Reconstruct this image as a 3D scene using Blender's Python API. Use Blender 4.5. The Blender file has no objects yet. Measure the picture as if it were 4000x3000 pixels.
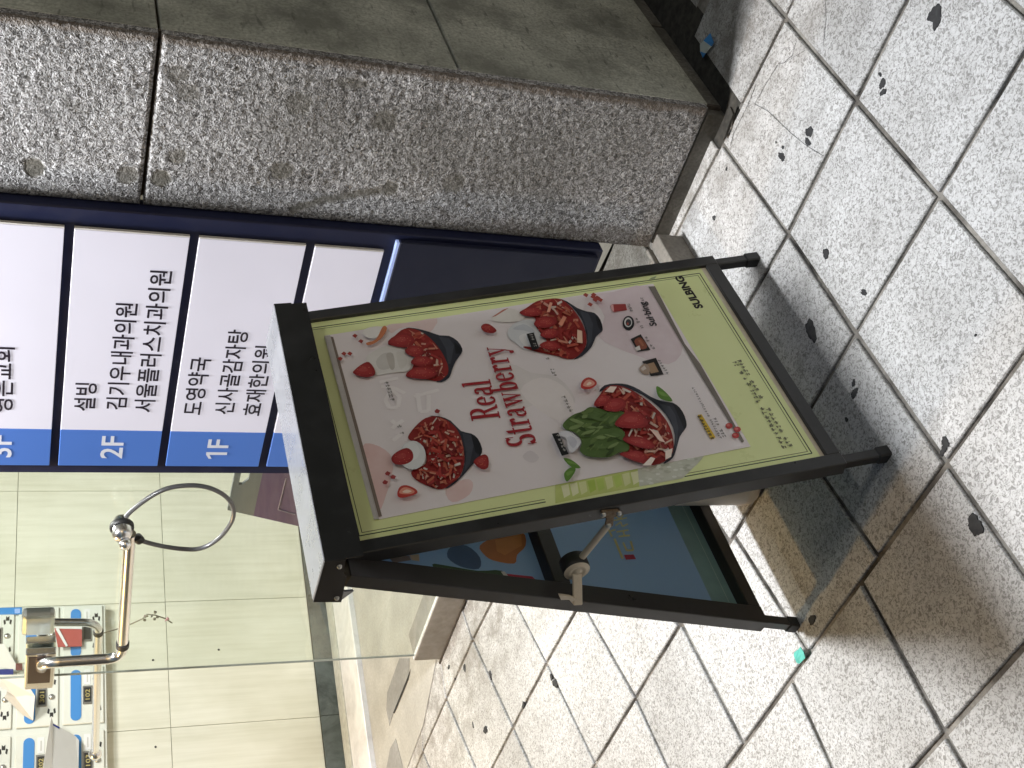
import bpy, bmesh, math, random
from mathutils import Vector, Matrix
random.seed(7)
S = bpy.context.scene
COL = S.collection

# ------------------------------------------------------------------ camera
CAM_R = Vector((0.7347124, 0.6776445, 0.0315523))     # right, of the upright view
CAM_U = Vector((-0.2785322, 0.2589255, 0.9248661))    # up
CAM_B = Vector((0.6185608, -0.6882990, 0.3789816))    # backwards
CAM_P = Vector((0, 0, 1.5)); FPX = 4760.8
cd = bpy.data.cameras.new('camera'); cam = bpy.data.objects.new('camera', cd); COL.objects.link(cam)
cx, cy, cz = -CAM_U, CAM_R, CAM_B                     # the phone was held upright, the picture lies on its side
cam.matrix_world = Matrix(((cx.x, cy.x, cz.x, 0), (cx.y, cy.y, cz.y, 0), (cx.z, cy.z, cz.z, 1.5), (0, 0, 0, 1)))
cd.sensor_width = 36; cd.lens = 36 * FPX / 4000; cd.clip_start = .05; cd.clip_end = 500
S.camera = cam

# ------------------------------------------------------------------ world, lamps, exposure (night, under lamps)
w = bpy.data.worlds.new('World'); S.world = w; w.use_nodes = True
wn = w.node_tree.nodes; sky = wn.new('ShaderNodeTexSky'); sky.sky_type = 'NISHITA'; sky.sun_disc = False
sky.sun_elevation = math.radians(14); sky.sun_rotation = math.radians(120)
w.node_tree.links.new(sky.outputs[0], wn['Background'].inputs[0]); wn['Background'].inputs[1].default_value = 0.034

def lamp(name, loc, power, col, size, kind='DISK', size_y=None, rot=(0, 0, 0), spread=None):
    d = bpy.data.lights.new(name, 'AREA'); d.energy = power; d.color = col; d.shape = kind; d.size = size
    if size_y: d.size_y = size_y
    if spread: d.spread = spread
    o = bpy.data.objects.new(name, d); COL.objects.link(o); o.location = loc; o.rotation_euler = rot
    return o
lamp('canopy_lamp', (-1.90, 1.94, 2.90), 142, (.97, .985, 1), .34)
lamp('lobby_lamp', (-3.12, 3.5, 2.56), 76, (1, .98, .92), .55, 'RECTANGLE', .4)
lamp('shop_lamp', (-5.1, 1.05, 2.9), 84, (1, .64, .25), .25)
sl = bpy.data.lights.new('street_lamp', 'SPOT'); sl.energy = 105; sl.color = (1, .98, .86); sl.shadow_soft_size = .25
sl.spot_size = math.radians(80); slo = bpy.data.objects.new('street_lamp', sl); COL.objects.link(slo)
slo.location = (2.6, 1.4, 4.2); slo.rotation_euler = (Vector((-1.4, 1.6, .2)) - slo.location).to_track_quat('-Z', 'Y').to_euler()
S.view_settings.view_transform = 'Standard'; S.view_settings.look = 'None'
S.view_settings.exposure = 0; S.view_settings.gamma = 1
S.render.engine = 'CYCLES'; S.cycles.max_bounces = 8; S.cycles.transparent_max_bounces = 12
S.cycles.sample_clamp_indirect = 4; S.cycles.use_denoising = True

# ------------------------------------------------------------------ measuring helpers: a point of the photograph on a real plane
def ray(p): return CAM_R * (1500 - p[1]) + CAM_U * (2000 - p[0]) - CAM_B * FPX
def hit(p, n, d):
    v = ray(p); t = (d - n.dot(CAM_P)) / n.dot(v); return CAM_P + v * t
def onZ(p, z=0): return hit(p, Vector((0, 0, 1)), z)
def onY(p, y): return hit(p, Vector((0, 1, 0)), y)
def onX(p, x): return hit(p, Vector((1, 0, 0)), x)
CROPS = {2: (1250, 1050, .6631), 3: (2000, 1050, .5651), 4: (1050, 1900, .6329), 5: (1330, 1000, .6058),
         8: (1300, 1950, .7459), 9: (2660, 2000, .6058), 33: (2660, 0, .6058), 66: (2660, 1000, .6058), 88: (1330, 2000, .6058), 55: (0, 2300, .3014),
         7: (0, 2000, .6058), 44: (1100, 2200, .4822), 11: (0, 0, .6058), 12: (1330, 0, .6058), 6: (0, 2600, .2411), 77: (800, 1780, .2532)}
def cp(c, p): a = CROPS[c]; return (a[0] + p[0] * a[2], a[1] + p[1] * a[2])

# ------------------------------------------------------------------ mesh builder
class MB:
    def __init__(s): s.v = []; s.f = []; s.m = []; s.c = []; s.sm = []
    def face(s, pts, m=0, col=None, smooth=False):
        i = len(s.v); s.v += [tuple(p) for p in pts]; s.f.append(tuple(range(i, i + len(pts)))); s.m.append(m); s.c.append(col); s.sm.append(smooth)
    def mesh(s, verts, faces, m=0, col=None, smooth=False):
        i = len(s.v); s.v += [tuple(p) for p in verts]
        for f in faces: s.f.append(tuple(i + k for k in f)); s.m.append(m); s.c.append(col); s.sm.append(smooth)
    def box(s, lo, hi, m=0, bev=0.0, fr=None, col=None):
        bm = bmesh.new(); bmesh.ops.create_cube(bm, size=1)
        for v in bm.verts: v.co = Vector([(lo[k] + hi[k]) / 2 + v.co[k] * (hi[k] - lo[k]) for k in range(3)])
        if bev: bmesh.ops.bevel(bm, geom=bm.edges[:], offset=bev, segments=1 if bev < .004 else 2, affect='EDGES', profile=.6)
        bm.verts.index_update(); s.mesh([(fr(v.co) if fr else v.co.copy()) for v in bm.verts], [[v.index for v in f.verts] for f in bm.faces], m, col); bm.free()
    def tube(s, pts, r, seg=14, m=0, caps=True, closed=False):
        pts = [Vector(p) for p in pts]; n = len(pts); rings = []; up = None
        for i, p in enumerate(pts):
            a = pts[(i - 1) % n] if (i or closed) else p; b = pts[(i + 1) % n] if (i < n - 1 or closed) else p
            t = (b - a).normalized()
            if up is None: up = t.orthogonal().normalized()
            up = (up - t * up.dot(t)).normalized(); q = t.cross(up)
            rr = r[i] if isinstance(r, (list, tuple)) else r
            rings.append([p + (up * math.cos(2 * math.pi * k / seg) + q * math.sin(2 * math.pi * k / seg)) * rr for k in range(seg)])
        vs = [v for R in rings for v in R]; fs = []
        for i in range(n if closed else n - 1):
            j = (i + 1) % n
            for k in range(seg): fs.append((i * seg + k, i * seg + (k + 1) % seg, j * seg + (k + 1) % seg, j * seg + k))
        s.mesh(vs, fs, m, None, True)
        if caps and not closed:
            s.face(rings[0][::-1], m); s.face(rings[-1], m)
    def prism(s, poly, off, m=0, col=None):
        poly = [Vector(p) for p in poly]; n = len(poly); q = [p + Vector(off) for p in poly]
        s.face(q, m, col); s.face(poly[::-1], m, col)
        for i in range(n): s.face([poly[i], poly[(i + 1) % n], q[(i + 1) % n], q[i]], m, col)
    def lathe(s, prof, c, axis=(0, 0, 1), seg=28, m=0):
        ax = Vector(axis).normalized(); u = ax.orthogonal().normalized(); q = ax.cross(u); c = Vector(c); vs = []; fs = []
        for r, h in prof:
            for k in range(seg): t = 2 * math.pi * k / seg; vs.append(c + ax * h + (u * math.cos(t) + q * math.sin(t)) * r)
        for i in range(len(prof) - 1):
            for k in range(seg): fs.append((i * seg + k, i * seg + (k + 1) % seg, (i + 1) * seg + (k + 1) % seg, (i + 1) * seg + k))
        s.mesh(vs, fs, m, None, True)

def base_of(o):
    p = Vector((0, 0, 0))
    while o: p += o.location; o = o.parent
    return p
def obj(name, mb, mats, parent=None):
    me = bpy.data.meshes.new(name); b = base_of(parent)
    me.from_pydata([(v[0] - b.x, v[1] - b.y, v[2] - b.z) for v in mb.v], [], mb.f)
    for m in (mats if isinstance(mats, (list, tuple)) else [mats]): me.materials.append(m)
    me.polygons.foreach_set('material_index', mb.m); me.polygons.foreach_set('use_smooth', mb.sm)
    if any(c is not None for c in mb.c):
        at = me.color_attributes.new('col', 'FLOAT_COLOR', 'CORNER'); k = 0; buf = []
        for f, c in zip(mb.f, mb.c): buf += list((c or (1, 1, 1)) + (1,)) * len(f)
        at.data.foreach_set('color', buf)
    me.update(); o = bpy.data.objects.new(name, me); COL.objects.link(o); o.parent = parent
    return o
def tag(o, label, cat, group=None):
    o['label'] = label; o['category'] = cat
    if group: o['group'] = group
    return o
def thing(name, label, cat, loc, group=None):
    o = bpy.data.objects.new(name, None); COL.objects.link(o); o.location = loc; o.empty_display_size = .1
    return tag(o, label, cat, group)
def struct(o): o['kind'] = 'structure'; return o
def lin(r, g, b): return tuple((c / 255 / 12.92) if c / 255 <= .04045 else ((c / 255 + .055) / 1.055) ** 2.4 for c in (r, g, b))

# ------------------------------------------------------------------ materials
def mat(name, col=(.5, .5, .5), rough=.5, metal=0, spec=.5, coat=0, emit=None, es=0):
    m = bpy.data.materials.new(name); m.use_nodes = True; b = m.node_tree.nodes['Principled BSDF']
    b.inputs['Base Color'].default_value = (*col, 1); b.inputs['Roughness'].default_value = rough; b.inputs['Metallic'].default_value = metal
    b.inputs['Specular IOR Level'].default_value = spec; b.inputs['Coat Weight'].default_value = coat
    if emit: b.inputs['Emission Color'].default_value = (*emit, 1); b.inputs['Emission Strength'].default_value = es
    return m
class N:
    """small node-tree writer"""
    def __init__(s, m): s.t = m.node_tree; s.b = s.t.nodes['Principled BSDF']
    def new(s, k, **kw):
        n = s.t.nodes.new(k)
        for a, v in kw.items(): setattr(n, a, v)
        return n
    def lk(s, a, b): s.t.links.new(a, b)
    def pos(s, rnd=0, scale=(1, 1, 1)):
        g = s.new('ShaderNodeNewGeometry'); out = g.outputs['Position']
        mp = s.new('ShaderNodeMapping'); mp.inputs['Scale'].default_value = scale; s.lk(out, mp.inputs[0]); out = mp.outputs[0]
        if rnd:
            oi = s.new('ShaderNodeObjectInfo'); ml = s.new('ShaderNodeMath', operation='MULTIPLY'); ml.inputs[1].default_value = rnd; s.lk(oi.outputs['Random'], ml.inputs[0])
            ad = s.new('ShaderNodeVectorMath', operation='ADD'); s.lk(out, ad.inputs[0]); s.lk(ml.outputs[0], ad.inputs[1]); out = ad.outputs[0]
        return out
    def noise(s, vec, scale, detail=3, rough=.55, dist=0):
        n = s.new('ShaderNodeTexNoise'); n.inputs['Scale'].default_value = scale; n.inputs['Detail'].default_value = detail; n.inputs['Roughness'].default_value = rough; n.inputs['Distortion'].default_value = dist
        s.lk(vec, n.inputs['Vector']); return n.outputs['Fac']
    def ramp(s, fac, stops):
        r = s.new('ShaderNodeValToRGB'); e = r.color_ramp.elements
        while len(e) < len(stops): e.new(.5)
        for k, (p, c) in enumerate(stops): e[k].position = p; e[k].color = (*c, 1) if not isinstance(c, float) else (c, c, c, 1)
        s.lk(fac, r.inputs[0]); return r.outputs[0]
    def mix(s, fac, a, b, mode='MIX'):
        n = s.new('ShaderNodeMix', data_type='RGBA', blend_type=mode)
        for sk, v in ((n.inputs[0], fac), (n.inputs[6], a), (n.inputs[7], b)):
            if isinstance(v, (int, float)): sk.default_value = v
            elif isinstance(v, tuple): sk.default_value = (*v, 1)
            else: s.lk(v, sk)
        return n.outputs[2]
    def math(s, op, a, b=0):
        n = s.new('ShaderNodeMath', operation=op)
        for sk, v in ((n.inputs[0], a), (n.inputs[1], b)):
            if isinstance(v, (int, float)): sk.default_value = v
            else: s.lk(v, sk)
        return n.outputs[0]
    def bump(s, h, strength, dist):
        n = s.new('ShaderNodeBump'); n.inputs['Strength'].default_value = strength; n.inputs['Distance'].default_value = dist
        s.lk(h, n.inputs['Height']); s.lk(n.outputs[0], s.b.inputs['Normal'])
    def col(s, c): s.lk(c, s.b.inputs['Base Color'])
    def rough(s, c): s.lk(c, s.b.inputs['Roughness'])

def granite_floor():
    m = mat('speckled_granite', rough=.45, spec=.4); n = N(m); p = n.pos(9)
    a = n.noise(p, 150, 2.5, .6, 1.2); d = n.noise(p, 90, 2, .5, .6); q = n.pos(0); big = n.noise(q, 2.3, 4, .6); med = n.noise(q, 9, 5, .65)
    c = n.ramp(a, [(.36, (.26, .255, .25)), (.44, (.385, .38, .375)), (.50, (.57, .57, .575)), (.66, (.67, .67, .675))])
    c = n.mix(n.ramp(d, [(.30, .4), (.38, 0.0)]), c, (.28, .275, .27))
    c = n.mix(n.ramp(big, [(.38, .5), (.58, 0.0)]), c, (.60, .585, .56), 'MULTIPLY')
    c = n.mix(n.ramp(med, [(.56, 0.0), (.74, .40)]), c, (.16, .15, .14))
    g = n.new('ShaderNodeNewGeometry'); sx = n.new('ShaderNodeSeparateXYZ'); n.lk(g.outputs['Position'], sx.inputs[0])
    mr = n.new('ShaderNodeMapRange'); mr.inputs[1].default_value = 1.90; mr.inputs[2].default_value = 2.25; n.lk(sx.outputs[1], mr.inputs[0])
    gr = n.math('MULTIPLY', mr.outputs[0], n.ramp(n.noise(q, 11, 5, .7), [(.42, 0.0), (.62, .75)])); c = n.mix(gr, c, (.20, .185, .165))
    oi = n.new('ShaderNodeObjectInfo'); c = n.mix(1.0, c, n.ramp(oi.outputs['Random'], [(0, .80), (1, 1.0)]), 'MULTIPLY')
    n.col(c); n.rough(n.ramp(med, [(.35, .33), (.65, .55)])); n.bump(n.math('ADD', a, n.math('MULTIPLY', d, .7)), .35, .0012); return m
def grout():
    m = mat('joint_grout', rough=.9, spec=.2); n = N(m); p = n.pos(); a = n.noise(p, 7, 5, .6); b = n.noise(p, 120, 3)
    c = n.ramp(a, [(.34, (.035, .032, .03)), (.45, (.14, .128, .115)), (.60, (.34, .32, .29))]); n.col(n.mix(.35, c, n.ramp(b, [(.3, .05), (.7, .4)]), 'OVERLAY')); n.bump(b, .6, .002); return m
def bush_granite():
    m = mat('bush_hammered_granite', rough=.6, spec=.35); n = N(m); p = n.pos(0, (1, 1, 1.0)); q = n.pos(0)
    a = n.noise(p, 135, 2.5, .6, 1.2); e = n.noise(p, 240, 2, .6, .5); big = n.noise(q, 3.5, 4, .6)
    c = n.ramp(a, [(.34, (.075, .073, .075)), (.45, (.21, .206, .208)), (.55, (.40, .396, .404)), (.67, (.66, .655, .675))])
    c = n.mix(n.ramp(big, [(.40, .45), (.60, 0.0)]), c, (.42, .41, .40), 'MULTIPLY')
    st = n.new('ShaderNodeAttribute'); st.attribute_name = 'stain'; sep = n.new('ShaderNodeSeparateColor'); n.lk(st.outputs['Color'], sep.inputs[0])
    c = n.mix(sep.outputs[0], c, n.mix(n.ramp(a, [(.35, .0), (.65, 1.0)]), (.085, .08, .068), (.16, .15, .13)))
    c = n.mix(sep.outputs[1], c, (.13, .10, .075)); n.col(c)
    h = n.math('ADD', a, n.math('MULTIPLY', e, .4)); h = n.math('MULTIPLY', h, n.math('SUBTRACT', 1, n.math('MULTIPLY', sep.outputs[0], .75)))
    n.bump(h, .9, .006); return m
def dull_granite(name, c0, c1, rough=.42, streak=True):
    m = mat(name, rough=rough, spec=.4); n = N(m); p = n.pos(0); s = n.pos(0, (1, 1, .12)); a = n.noise(p, 130, 3, .6); b = n.noise(p, 6, 5, .65); k = n.noise(n.pos(0, (6, 14, 60)), 1.3, 3, .6)
    c = n.ramp(a, [(.35, c0), (.65, c1)]); c = n.mix(n.ramp(b, [(.36, .85), (.62, 0.0)]), c, tuple(x * .5 for x in c0))
    if streak: c = n.mix(n.ramp(k, [(.60, 0.0), (.70, .7)]), c, tuple(x * .35 for x in c0))
    n.col(c); n.bump(a, .15, .001); return m
def stone(name, c0, c1, scale=60, rough=.6, bump=.2):
    m = mat(name, rough=rough, spec=.35); n = N(m); p = n.pos(0); a = n.noise(p, scale, 4, .6); b = n.noise(p, 5, 4, .6)
    n.col(n.mix(n.ramp(b, [(.35, .45), (.65, 0.0)]), n.ramp(a, [(.35, c0), (.65, c1)]), tuple(x * .6 for x in c0))); n.bump(a, bump, .002); return m
def painted(name, col, rough=.4, wear=.15, spec=.5, coat=0, metal=0):
    m = mat(name, col, rough, metal, spec, coat); n = N(m); p = n.pos(0); a = n.noise(p, 14, 5, .7); b = n.noise(p, 75, 3, .7)
    c = n.mix(n.ramp(a, [(.45, 0.0), (.75, wear)]), col, tuple(min(1, x * 1.9 + .05) for x in col))
    c = n.mix(n.ramp(b, [(.70, 0.0), (.78, wear * 1.6)]), c, tuple(min(1, x * 3 + .12) for x in col)); n.col(c)
    n.rough(n.ramp(a, [(.3, max(.05, rough - .12)), (.7, min(1, rough + .15))])); return m
def printed(name='printed_ink', rough=.42):
    m = mat(name, rough=rough, spec=.4); n = N(m); at = n.new('ShaderNodeAttribute'); at.attribute_name = 'col'; p = n.pos(0); a = n.noise(p, 30, 4, .6)
    n.col(n.mix(.22, at.outputs['Color'], n.ramp(a, [(.3, .32), (.7, .68)]), 'OVERLAY')); return m
def wall_tile_mat():
    m = mat('cream_wall_tile', rough=.28, spec=.5); n = N(m); p = n.pos(7, (8, 30, 1.6)); a = n.noise(p, 1.6, 5, .6); q = n.pos(0); b = n.noise(q, 2.5, 3)
    c = n.ramp(a, [(.32, (.70, .69, .57)), (.5, (.75, .74, .625)), (.68, (.79, .78, .67))]); n.col(n.mix(n.ramp(b, [(.4, .22), (.6, 0.0)]), c, (.60, .60, .50), 'MULTIPLY')); return m
def marble(name, c0, c1, rough=.25):
    m = mat(name, rough=rough, spec=.5); n = N(m); p = n.pos(0); a = n.noise(p, 4, 6, .65, 1.2); b = n.noise(p, 30, 4, .6)
    n.col(n.mix(.25, n.ramp(a, [(.35, c0), (.6, c1)]), n.ramp(b, [(.3, .25), (.7, .75)]), 'OVERLAY')); return m
def glass_mat():
    m = bpy.data.materials.new('clear_glass'); m.use_nodes = True; t = m.node_tree; t.nodes.clear()
    o = t.nodes.new('ShaderNodeOutputMaterial'); mx = t.nodes.new('ShaderNodeMixShader'); tr = t.nodes.new('ShaderNodeBsdfTransparent'); g = t.nodes.new('ShaderNodeBsdfGlossy'); fr = t.nodes.new('ShaderNodeFresnel')
    tr.inputs[0].default_value = (.96, .985, .965, 1); g.inputs['Roughness'].default_value = .02; fr.inputs[0].default_value = 1.5; ge = t.nodes.new('ShaderNodeNewGeometry'); io = t.nodes.new('ShaderNodeMapRange'); io.inputs[3].default_value = 1.5; io.inputs[4].default_value = 1 / 1.5; t.links.new(ge.outputs['Backfacing'], io.inputs[0]); t.links.new(io.outputs[0], fr.inputs[0])
    t.links.new(fr.outputs[0], mx.inputs[0]); t.links.new(tr.outputs[0], mx.inputs[1]); t.links.new(g.outputs[0], mx.inputs[2]); t.links.new(mx.outputs[0], o.inputs[0]); return m
def backlit(name, col, st):
    m = mat(name, tuple(c * .55 for c in col), .35, emit=col, es=st); n = N(m); p = n.pos(0); a = n.noise(p, 3, 2); n.lk(n.math('MULTIPLY', n.math('ADD', n.math('MULTIPLY', a, .35), .82), st), n.b.inputs['Emission Strength']); return m

FLOOR = granite_floor(); GROUT = grout(); BUSH = bush_granite()
SIDE = dull_granite('polished_olive_granite', (.30, .31, .27), (.52, .53, .47))
PLINTH = dull_granite('plinth_granite', (.10, .097, .088), (.19, .185, .17), .6, False)
KERB = stone('kerb_granite', (.16, .148, .132), (.24, .224, .20), 90)
CURB = stone('brown_stone', (.23, .21, .19), (.30, .28, .26), 25, .5)
SEAL = stone('dark_sealant', (.05, .042, .035), (.10, .085, .07), 40, .8, .4)
DARK = stone('dark_earth', (.03, .028, .025), (.07, .065, .056), 50, .95)
BLACK = painted('black_enamel', (.018, .018, .019), .38, .22)
CAPM = painted('dark_metal_cap', (.16, .165, .178), .30, .06, .6, .3)
BROWNBLK = painted('brown_black_enamel', (.024, .022, .0225), .38, .10)
GREENP = painted('green_poster_vinyl', lin(220, 229, 168), .35, .05, .4)
WHITEP = painted('white_poster_paper', (.78, .73, .75), .40, .04, .45)
INK = printed()
NAVY = painted('navy_enamel', (.011, .014, .042), .45, .04, .3)
NAVYP = painted('navy_panel_paint', (.010, .013, .032), .5, .02, .25)
PANEL = backlit('backlit_white_acrylic', lin(216, 214, 227), .50)
BLUE = backlit('backlit_blue_film', lin(74, 114, 190), .46)
LETTER = mat('dark_letter_film', (.012, .008, .018), .4)
LETTERW = backlit('backlit_white_letter', lin(215, 218, 228), .36)
GLOW = backlit('edge_glow', (.36, .46, .80), .6)
TRIM = mat('panel_edge_acrylic', (.55, .53, .50), .4)
CHROME = mat('chrome', (.90, .90, .91), .22, 1.0)
RUBBER = mat('black_rubber', (.015, .015, .016), .5)
CABLE = mat('grey_cable', (.10, .10, .105), .28, spec=.7)
BRASS = painted('cream_enamel_stay', (.46, .40, .31), .35, .25, .6)
RUST = stone('rusty_steel', (.10, .06, .03), (.26, .19, .12), 120, .6)
GLASS = glass_mat()
WALLT = wall_tile_mat(); WHITEM = marble('white_marble', (.62, .62, .63), (.78, .78, .79)); DGREEN = marble('dark_green_marble', (.035, .045, .042), (.10, .12, .115))
WGROUT = mat('tile_joint', (.30, .29, .23), .8)
LFLOOR = stone('terrazzo_floor', (.36, .35, .32), (.46, .45, .42), 110, .5, .05)
CEMENT = stone('grey_cement', (.24, .24, .235), (.30, .30, .295), 60, .7)
MAILW = painted('cream_mailbox_enamel', (.70, .72, .66), .35, .05)
MAILB = mat('blue_slot_flap', lin(74, 138, 205), .35); NAVYS = mat('navy_sticker', lin(25, 45, 125), .4)
STEELP = mat('steel_plate', (.42, .42, .40), .35, .8); PLATE = mat('black_number_plate', (.03, .03, .028), .4); YEL = mat('number_yellow', (.42, .36, .14), .5)
PAPER = painted('white_paper', (.76, .77, .77), .6, .03); PAPERG = painted('grey_paper', (.52, .52, .50), .6, .05)
PURPLE = painted('purple_plastic', (.125, .078, .145), .45, .10); GREYP = painted('grey_plastic', (.17, .175, .17), .5, .10)
BEIGE = painted('beige_plastic', (.60, .53, .46), .5, .06)
TEAL = mat('teal_paper', (.08, .42, .36), .6); WRAPB = mat('blue_wrapper', (.04, .22, .55), .3); WRAPW = mat('pale_wrapper', (.45, .52, .52), .3)
GUM = stone('trodden_gum', (.022, .022, .024), (.048, .048, .050), 60, .8)
REARP = mat('rear_poster_film', (.24, .36, .52), .25, spec=.5)
_t = REARP.node_tree; _tl = _t.nodes.new('ShaderNodeBsdfTranslucent'); _tl.inputs[0].default_value = (.36, .52, .72, 1); _mx = _t.nodes.new('ShaderNodeMixShader'); _mx.inputs[0].default_value = .22
_t.links.new(_t.nodes['Principled BSDF'].outputs[0], _mx.inputs[1]); _t.links.new(_tl.outputs[0], _mx.inputs[2]); _t.links.new(_mx.outputs[0], _t.nodes['Material Output'].inputs[0])
TAPE = mat('brown_tape', (.20, .165, .14), .35)
RED = mat('red_leaflet', (.42, .09, .08), .5)

# ------------------------------------------------------------------ text
def text_mesh(body, bold=0.0):
    cu = bpy.data.curves.new('t', 'FONT'); cu.body = body; cu.offset = bold; cu.resolution_u = 3
    o = bpy.data.objects.new('t', cu); COL.objects.link(o); dg = bpy.context.evaluated_depsgraph_get()
    me = bpy.data.meshes.new_from_object(o.evaluated_get(dg)); vs = [(v.co.x, v.co.y) for v in me.vertices]; fs = [tuple(p.vertices) for p in me.polygons]
    bpy.data.objects.remove(o); bpy.data.curves.remove(cu); bpy.data.meshes.remove(me)
    x0 = min(v[0] for v in vs); x1 = max(v[0] for v in vs); y0 = min(v[1] for v in vs); y1 = max(v[1] for v in vs)
    return [((x - x0) / (x1 - x0), (y - y0) / (y1 - y0)) for x, y in vs], fs
def put_text(mb, body, fn, w, h, bold=.012, slant=0, m=0, col=None):
    vs, fs = text_mesh(body, bold); mb.mesh([fn(x * w + slant * y * h, y * h) for x, y in vs], fs, m, col)

# ================================================================== PAVEMENT
gm = MB(); gm.face([(-40, -40, -.008), (40, -40, -.008), (40, 40, -.008), (-40, 40, -.008)])
pave = struct(obj('pavement', gm, GROUT))
def lineY(k, x):           # the long joints, read off the paving: (x, y) pairs
    t = {0: [(-6, -.148), (2, -.148)], 1: [(-6, .182), (2, .182)], 2: [(-6, .512), (2, .512)], 3: [(-6, .842), (2, .842)], 4: [(-6, 1.17), (2, 1.165)], 5: [(-6, 1.535), (-2.75, 1.525), (-1.8, 1.517), (-.88, 1.512), (2, 1.505)],
         6: [(-6, 1.955), (-3.19, 1.921), (-2.83, 1.914), (-1.2, 1.833), (2, 1.845)], 7: [(-6, 2.37), (-4.02, 2.352), (-3.3, 2.339), (-1.14, 2.19), (-.87, 2.17), (2, 2.17)], 8: [(-6, 2.75), (2, 2.50)], 9: [(-6, 3.1), (2, 2.83)], 10: [(-6, 3.4), (2, 3.16)]}[k]
    for (xa, ya), (xb, yb) in zip(t, t[1:]):
        if x <= xb: return ya + (yb - ya) * (x - xa) / (xb - xa)
    return t[-1][1]
def run(*joints):          # joints given as (x at the far line, x at the near line); spaced .33 beyond the measured ones
    j = sorted(joints); a = list(j)
    while a[0][0] > -5.2: a.insert(0, (a[0][0] - .335, a[0][1] - .335))
    while a[-1][0] < 1.6: a.append((a[-1][0] + .328, a[-1][1] + .328))
    return a
X2 = lambda p: onZ(p).x
rows = {0: run((-1.2, -1.2)), 1: run((-1.53, -1.53)), 2: run((-1.53, -1.53)),
        3: run((-.868, -.868), (-1.199, -1.199), (-1.523, -1.53), (-1.838, -1.85), (-2.17, -2.18)),
        4: run((-.876, -.876), (-1.199, -1.199), (-1.478, -1.452), (-1.796, -1.75), (-2.118, -2.082), (-2.433, -2.395), (-2.752, -2.70)),
        5: run((-.877, -.879), (-1.195, -1.201), (-1.52, -1.50), (-1.87, -1.82), (-2.20, -2.13), (-2.52, -2.433), (-2.836, -2.752), (-3.188, -3.09), (-3.54, -3.44)),
        6: run((-.872, -.877), (-1.20, -1.195), (-1.55, -1.52), (-1.9, -1.86), (-2.25, -2.2), (-2.6, -2.5), (-2.935, -2.836), (-3.299, -3.188), (-3.665, -3.54), (-4.025, -3.88)),
        7: run((-.87, -.872), (-1.22, -1.215), (-1.6, -1.58), (-1.95, -1.93), (-2.3, -2.3), (-2.66, -2.65), (-2.99, -2.97), (-3.31, -3.299), (-3.61, -3.665), (-3.90, -4.025)),
        8: run((-.87, -.87)), 9: run((-.87, -.87))}
def paver(poly, z):
    # bevelled slab: top ring inset
    P = [Vector((x, y, 0)) for x, y in poly]; c = sum(P, Vector()) / len(P); mb = MB()
    top = []; mid = []
    for i, p in enumerate(P):
        a = (P[i - 1] - p).normalized(); b = (P[(i + 1) % len(P)] - p).normalized(); dirn = (a + b)
        s = abs(a.x * b.y - a.y * b.x); off = dirn / max(s, .3)
        jx = random.uniform(-.0012, .0012); jy = random.uniform(-.0012, .0012)
        q = p + off * .0062 + Vector((jx, jy, 0)); mid.append(q + Vector((0, 0, z - .0025))); top.append(q + off * .0020 + Vector((0, 0, z)))
    low = [Vector((q.x, q.y, -.02)) for q in mid]
    mb.face(top)
    n = len(P)
    for i in range(n):
        j = (i + 1) % n; mb.face([mid[i], mid[j], top[j], top[i]]); mb.face([low[i], low[j], mid[j], mid[i]])
    return mb
for k in range(0, 8):
    js = rows[k]
    for (au, al), (bu, bl) in zip(js, js[1:]):
        if bu < -5.1 or au > 1.3: continue
        far, near = k + 1, k
        poly = [(al, lineY(near, al)), (bl, lineY(near, bl)), (bu, lineY(far, bu)), (au, lineY(far, au))]
        if k == 7:
            if bu < -3.55 : 
                if bu < -4.0: continue
            if au < -3.5: poly = [(al, lineY(7, al)), (bl, lineY(7, bl)), (bu, 2.52), (au, 2.56)]
            elif bu < -1.21: poly = [(al, lineY(7, al)), (bl, lineY(7, bl)), (bu, 2.475), (au, 2.475)]
            elif au < -1.2: poly = [(-1.10, lineY(7, -1.10)), (bl, lineY(7, bl)), (bu, 2.49), (-1.09, 2.495)]
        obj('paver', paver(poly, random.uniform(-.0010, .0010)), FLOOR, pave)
for (au, al), (bu, bl) in zip(rows[8], rows[8][1:]):
    if au > -1.25: 
        a = max(au, -1.04)
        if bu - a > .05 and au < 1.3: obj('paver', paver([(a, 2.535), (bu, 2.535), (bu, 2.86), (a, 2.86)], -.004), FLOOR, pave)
# trodden gum and dark marks on the paving
def blob(c, px, r, seed=0, ecc=1.0, ang=0, mat_=GUM, z=.0012, nm='gum_spot'):
    rnd = random.Random(seed); p = onZ(cp(c, px)); mb = MB(); n = 30; k1, k2, k3 = [rnd.uniform(0, 6.3) for _ in range(3)]
    pts = []
    for i in range(n):
        t = 2 * math.pi * i / n; rr = r * .8 * (1 + .14 * math.sin(2 * t + k1) + .10 * math.sin(3 * t + k2) + .07 * math.sin(5 * t + k3) + .06 * math.sin(8 * t + k1 * 2) + .05 * math.sin(11 * t + k2 * 3))
        x, y = rr * math.cos(t) * ecc, rr * math.sin(t); pts.append(Vector((p.x + x * math.cos(ang) - y * math.sin(ang), p.y + x * math.sin(ang) + y * math.cos(ang), z)))
    ce = sum(pts, Vector()) / n; ce.z = z + .0002
    for i in range(n):
        mb.face([ce, pts[i], pts[(i + 1) % n]], 0, None, True); q = [pts[i], pts[(i + 1) % n]]; mb.face([q[0] - Vector((0, 0, .004)), q[1] - Vector((0, 0, .004)), q[1], q[0]])
    return obj(nm, mb, mat_, pave)
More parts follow.
